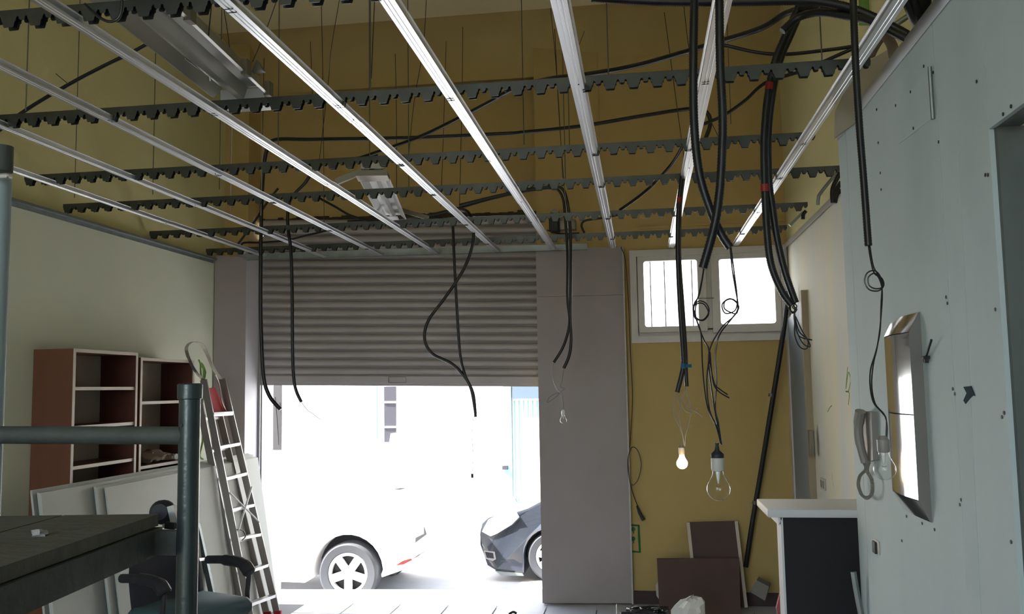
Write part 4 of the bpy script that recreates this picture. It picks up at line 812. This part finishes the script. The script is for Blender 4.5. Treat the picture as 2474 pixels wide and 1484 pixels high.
# ================================================================== STREET
st(MB().box((-16, 8.55, -.6), (12, 11.9, -.45)).build('street', M['asph']))
st(MB().box((-16, 7.98, -.6), (12, 8.55, -.30)).build('near_pavement', M['pave']))
st(MB().box((-16, 11.9, -.6), (12, 13.9, -.32)).build('far_pavement', M['pave']))
bd = thing('building', 'sunlit white building across the street with dark slit window and pale blue pilaster', 'building', (-3, 14, -.35))
YF = 13.9
MB().box((-16, YF, -.35), (12, YF+.5, 7.5)).build('wall', M['facade'], bd)
def fr(u0, v0, u1, v1, y=YF, d=.06, nm='panel', m='fdark', par=bd):
    a = P(u0, v0, Y=y); b = P(u1, v1, Y=y); return MB().box((a.x, y-d, b.z), (b.x, y+.0, a.z)).build(nm, M[m], par)
wd = fr(929, 934, 958, 1086, nm='window', d=.03); fr(929, 970, 958, 974, d=.05, nm='glazing_bar', m='facade', par=wd); fr(929, 1030, 958, 1034, d=.05, nm='glazing_bar', m='facade', par=wd)
a = [P(u, v, Y=YF-.06) for u, v in ((958,1046),(944,1048),(938,1086),(958,1086))]; MB().prism(a, (0,.03,0)).build('blind', M['facade'], wd)
fr(1217, 880, 1241, 1200, nm='pilaster', m='fblue', d=.10); fr(900, 925, 913, 1060, nm='downpipe', m='fblue', d=.05)
gd = fr(1241, 960, 1430, 1260, nm='garage_door', m='facade', d=.03); fr(1241, 925, 1430, 961, nm='shutter_box', m='fgrey', d=.14)
for k in range(9):
    u = 1245+k*11; fr(u, 968, u+2, 1250, d=.045, nm='rib', m='fblue', par=gd)
fr(1217, 1124, 1230, 1133, nm='meter_box', m='fdark', d=.16)
t = thing('street_post', 'slim grey post with cable seen at the left edge of the street opening', 'post', tuple(P(668,1088,Y=8.3)))
a = P(660,935,Y=8.3); b = P(678,1088,Y=8.3)
MB().box((a.x, 8.3, -.3), (b.x, 8.33, b.z+.0)).build('lower_post', M['facade'], t); MB().box((a.x, 8.3, b.z), (b.x, 8.33, a.z+1)).build('post', M['post'], t)
MB().tube(spl([(a.x+.03, 8.28, a.z-.1), (a.x+.05, 8.28, a.z-.3), (b.x-.01, 8.28, b.z+.05)], 4), .004, 6).build('cable', M['wire'], t)
# cars
def wheel(t, c, r, y, side=-1, spokes=5):
    c = Vector((c[0], y, c[2]))
    w_ = MB().lathe([(r*.66, .0), (r*.70, -.02), (r*.92, -.03), (r, -.005), (r, .16), (r*.92, .19), (r*.66, .18)], c, (0, 1, 0), 40).build('wheel', M['tyre'], t)
    MB().lathe([(.0001, .05), (r*.60, .05), (r*.66, .0)], c, (0,1,0), 32).build('inner_dish', M['arch'], w_)
    rm = MB().lathe([(r*.56, .02), (r*.57, -.012), (r*.66, -.018), (r*.685, -.005), (r*.66, .03)], c, (0,1,0), 40)
    rm.lathe([(.0001, -.02), (r*.13, -.02), (r*.17, -.005), (r*.17, .03)], c, (0,1,0), 20)
    for k in range(spokes):
        a = 2*math.pi*(k+.5)/spokes+math.pi/2; d1 = Vector((math.cos(a), 0, math.sin(a))); q1 = Vector((-math.sin(a), 0, math.cos(a)))
        rm.prism([c+d1*r*.12+q1*r*.13+Vector((0,-.008,0)), c+d1*r*.59+q1*r*.135+Vector((0,-.012,0)), c+d1*r*.59-q1*r*.135+Vector((0,-.012,0)), c+d1*r*.12-q1*r*.13+Vector((0,-.008,0))], (0, .02, 0))
    rm.build('rim', M['rim'], w_)
def carbody(t, outline, y0, y1, m, name='body'):
    # outline: list of (x,z) closed; rounded shoulders from three insets
    cx_ = sum(p[0] for p in outline)/len(outline); cz_ = sum(p[1] for p in outline)/len(outline)
    n = len(outline); vs = []; fs = []
    zmax = max(p[1] for p in outline); zmin = min(p[1] for p in outline)
    def ring(y, ins):
        for i, p in enumerate(outline):
            a = Vector(outline[i-1]); b = Vector(outline[(i+1) % n]); d = (b-a).normalized(); q = Vector((p[0]-d.y*ins, p[1]+d.x*ins)); 
            tum = max(0, (p[1]-zmin)/(zmax-zmin)-.55)*.45
            yy = y+(tum if y < (y0+y1)/2 else -tum); vs.append((q.x, yy, q.y))
    area = sum(outline[i-1][0]*outline[i][1]-outline[i][0]*outline[i-1][1] for i in range(n)); s_ = 1 if area > 0 else -1
    seq = [(y0, .035*s_), (y0+.01, .012*s_), (y0+.035, 0), (y1-.035, 0), (y1-.01, .012*s_), (y1, .035*s_)]
    for y, i_ in seq: ring(y, i_)
    for k in range(len(seq)-1): fs += [(k*n+i, k*n+(i+1) % n, k*n+n+(i+1) % n, k*n+n+i) for i in range(n)]
    fs += [tuple(range(n)), tuple(range(len(vs)-n, len(vs)))]
    return MB().add(vs, fs).build(name, m, t, angle=30)
def arcpts(c, r, a0, a1, n=14): return [(c.x+r*math.cos(math.radians(a0+(a1-a0)*k/n)), c.z+r*math.sin(math.radians(a0+(a1-a0)*k/n))) for k in range(n+1)]
YA = 9.12
wc = P(838, 1388, Y=YA); q = lambda u, v, y=YA: (lambda p: (p.x, p.z))(P(u, v, Y=y))
t = thing('white_car', 'white car parked outside the opening, rear wheel showing', 'car', (wc.x-1.3, YA+.8, -.45))
rw = abs(P(908,1388,Y=YA).x-P(766,1388,Y=YA).x)/2
fwc = wc+Vector((-2.5, 0, 0))
out = [q(921,1397), q(975,1378), q(1005,1352), q(1031,1318), q(1035,1290), q(1030,1268), q(1016,1225), q(1000,1180), q(975,1130), q(945,1100), q(900,1090)]
out += [(wc.x-.6, out[-1][1]+.02), (wc.x-1.4, out[-1][1]-.01), (wc.x-2.0, out[-1][1]-.38), (wc.x-2.9, out[-1][1]-.52), (wc.x-3.15, out[-1][1]-.75), (wc.x-3.2, wc.z+.0), (wc.x-3.1, wc.z-.10)]
ra = rw*1.16
out += arcpts(fwc, ra, 190, -10)[0:]
out += [(wc.x-ra-.1, wc.z-.10)]
out += arcpts(Vector((wc.x-.0, 0, wc.z+.02)), ra*1.03, 190, 5)
carbody(t, out, YA, YA+1.65, M['carw'])
for c in (wc, fwc): wheel(t, c, rw, YA+.05); wheel(t, c, rw, YA+1.42)
MB().box((fwc.x-.5, YA+.25, wc.z-.05), (wc.x+.45, YA+1.4, wc.z+.45)).build('underbody', M['arch'], t)
a = [P(u, v, Y=YA-.008) for u, v in ((955,1367),(972,1356),(992,1350),(995,1354),(975,1364))]; MB().prism(a, (0,.03,0)).build('reflector', mat('dark_red_reflector', (.12, .004, .006), .5), t)
l_ = [P(u, v, Y=YA-.004) for u, v in ((1024,1272),(1030,1292),(1003,1312),(1004,1300),(1024,1290))]; MB().prism(l_, (0,.03,0)).build('light_surround', M['post'], t)
l_ = [P(u, v, Y=YA+.0) for u, v in ((1034,1326),(1010,1345),(995,1352),(1012,1341))]; MB().prism(l_, (0,.02,0)).build('bumper_trim', M['post'], t)
l_ = [P(u, v, Y=YA+.02) for u, v in ((950,1183),(965,1180),(985,1179),(966,1184))]; MB().prism(l_, (0,.02,0)).build('window_trim', M['post'], t)
YK = 10.25
wk = P(1333, 1347, Y=YK); rk = abs(P(1275,1347,Y=YK).x-wk.x)
t = thing('black_car', 'black car parked across the opening, its nose beside the right pier', 'car', (wk.x+1.3, YK+.8, -.45))
fk = wk+Vector((2.5, 0, 0)); k_ = lambda u, v: q(u, v, YK)
out = [k_(1266,1389), k_(1200,1382), k_(1176,1368), k_(1166,1340), k_(1158,1318), k_(1157,1290), k_(1163,1265), k_(1178,1250), k_(1205,1241), k_(1250,1235), k_(1275,1227), k_(1300,1214)]
z9 = out[-1][1]; out += [(wk.x+.25, z9+.16), (wk.x+.7, z9+.36), (wk.x+1.4, z9+.44), (wk.x+2.3, z9+.38), (wk.x+3.0, z9+.05), (wk.x+3.3, z9-.1), (wk.x+3.35, wk.z), (wk.x+3.2, wk.z-.15)]
out += arcpts(fk, rk*1.14, -10, 190); out += [(wk.x+rk*1.14+.08, wk.z-.16)]; out += arcpts(wk, rk*1.14, -10, 190)
carbody(t, out, YK, YK+1.65, M['carb'])
for c in (wk, fk): wheel(t, c, rk, YK+.04, spokes=7); wheel(t, c, rk, YK+1.42, spokes=7)
MB().box((wk.x-.4, YK+.25, wk.z-.05), (fk.x+.4, YK+1.4, wk.z+.4)).build('underbody', M['arch'], t)
def cp(l, m, nm, d=.04, y=YK-.012): MB().prism([P(u, v, Y=y) for u, v in l], (0, d, 0)).build(nm, M[m], t)
cp(((1164,1285),(1180,1256),(1205,1243),(1248,1239),(1254,1250),(1236,1268),(1200,1290),(1185,1296)), 'fixw', 'headlight')
cp(((1168,1330),(1195,1334),(1198,1352),(1190,1356),(1172,1350)), 'slatd', 'fog_light_surround')
cp(((1172,1334),(1191,1337),(1193,1350),(1176,1348)), 'arch', 'fog_light', y=YK-.02)
cp(((1196,1380),(1262,1386),(1266,1392),(1212,1391)), 'galvd', 'lower_lip')
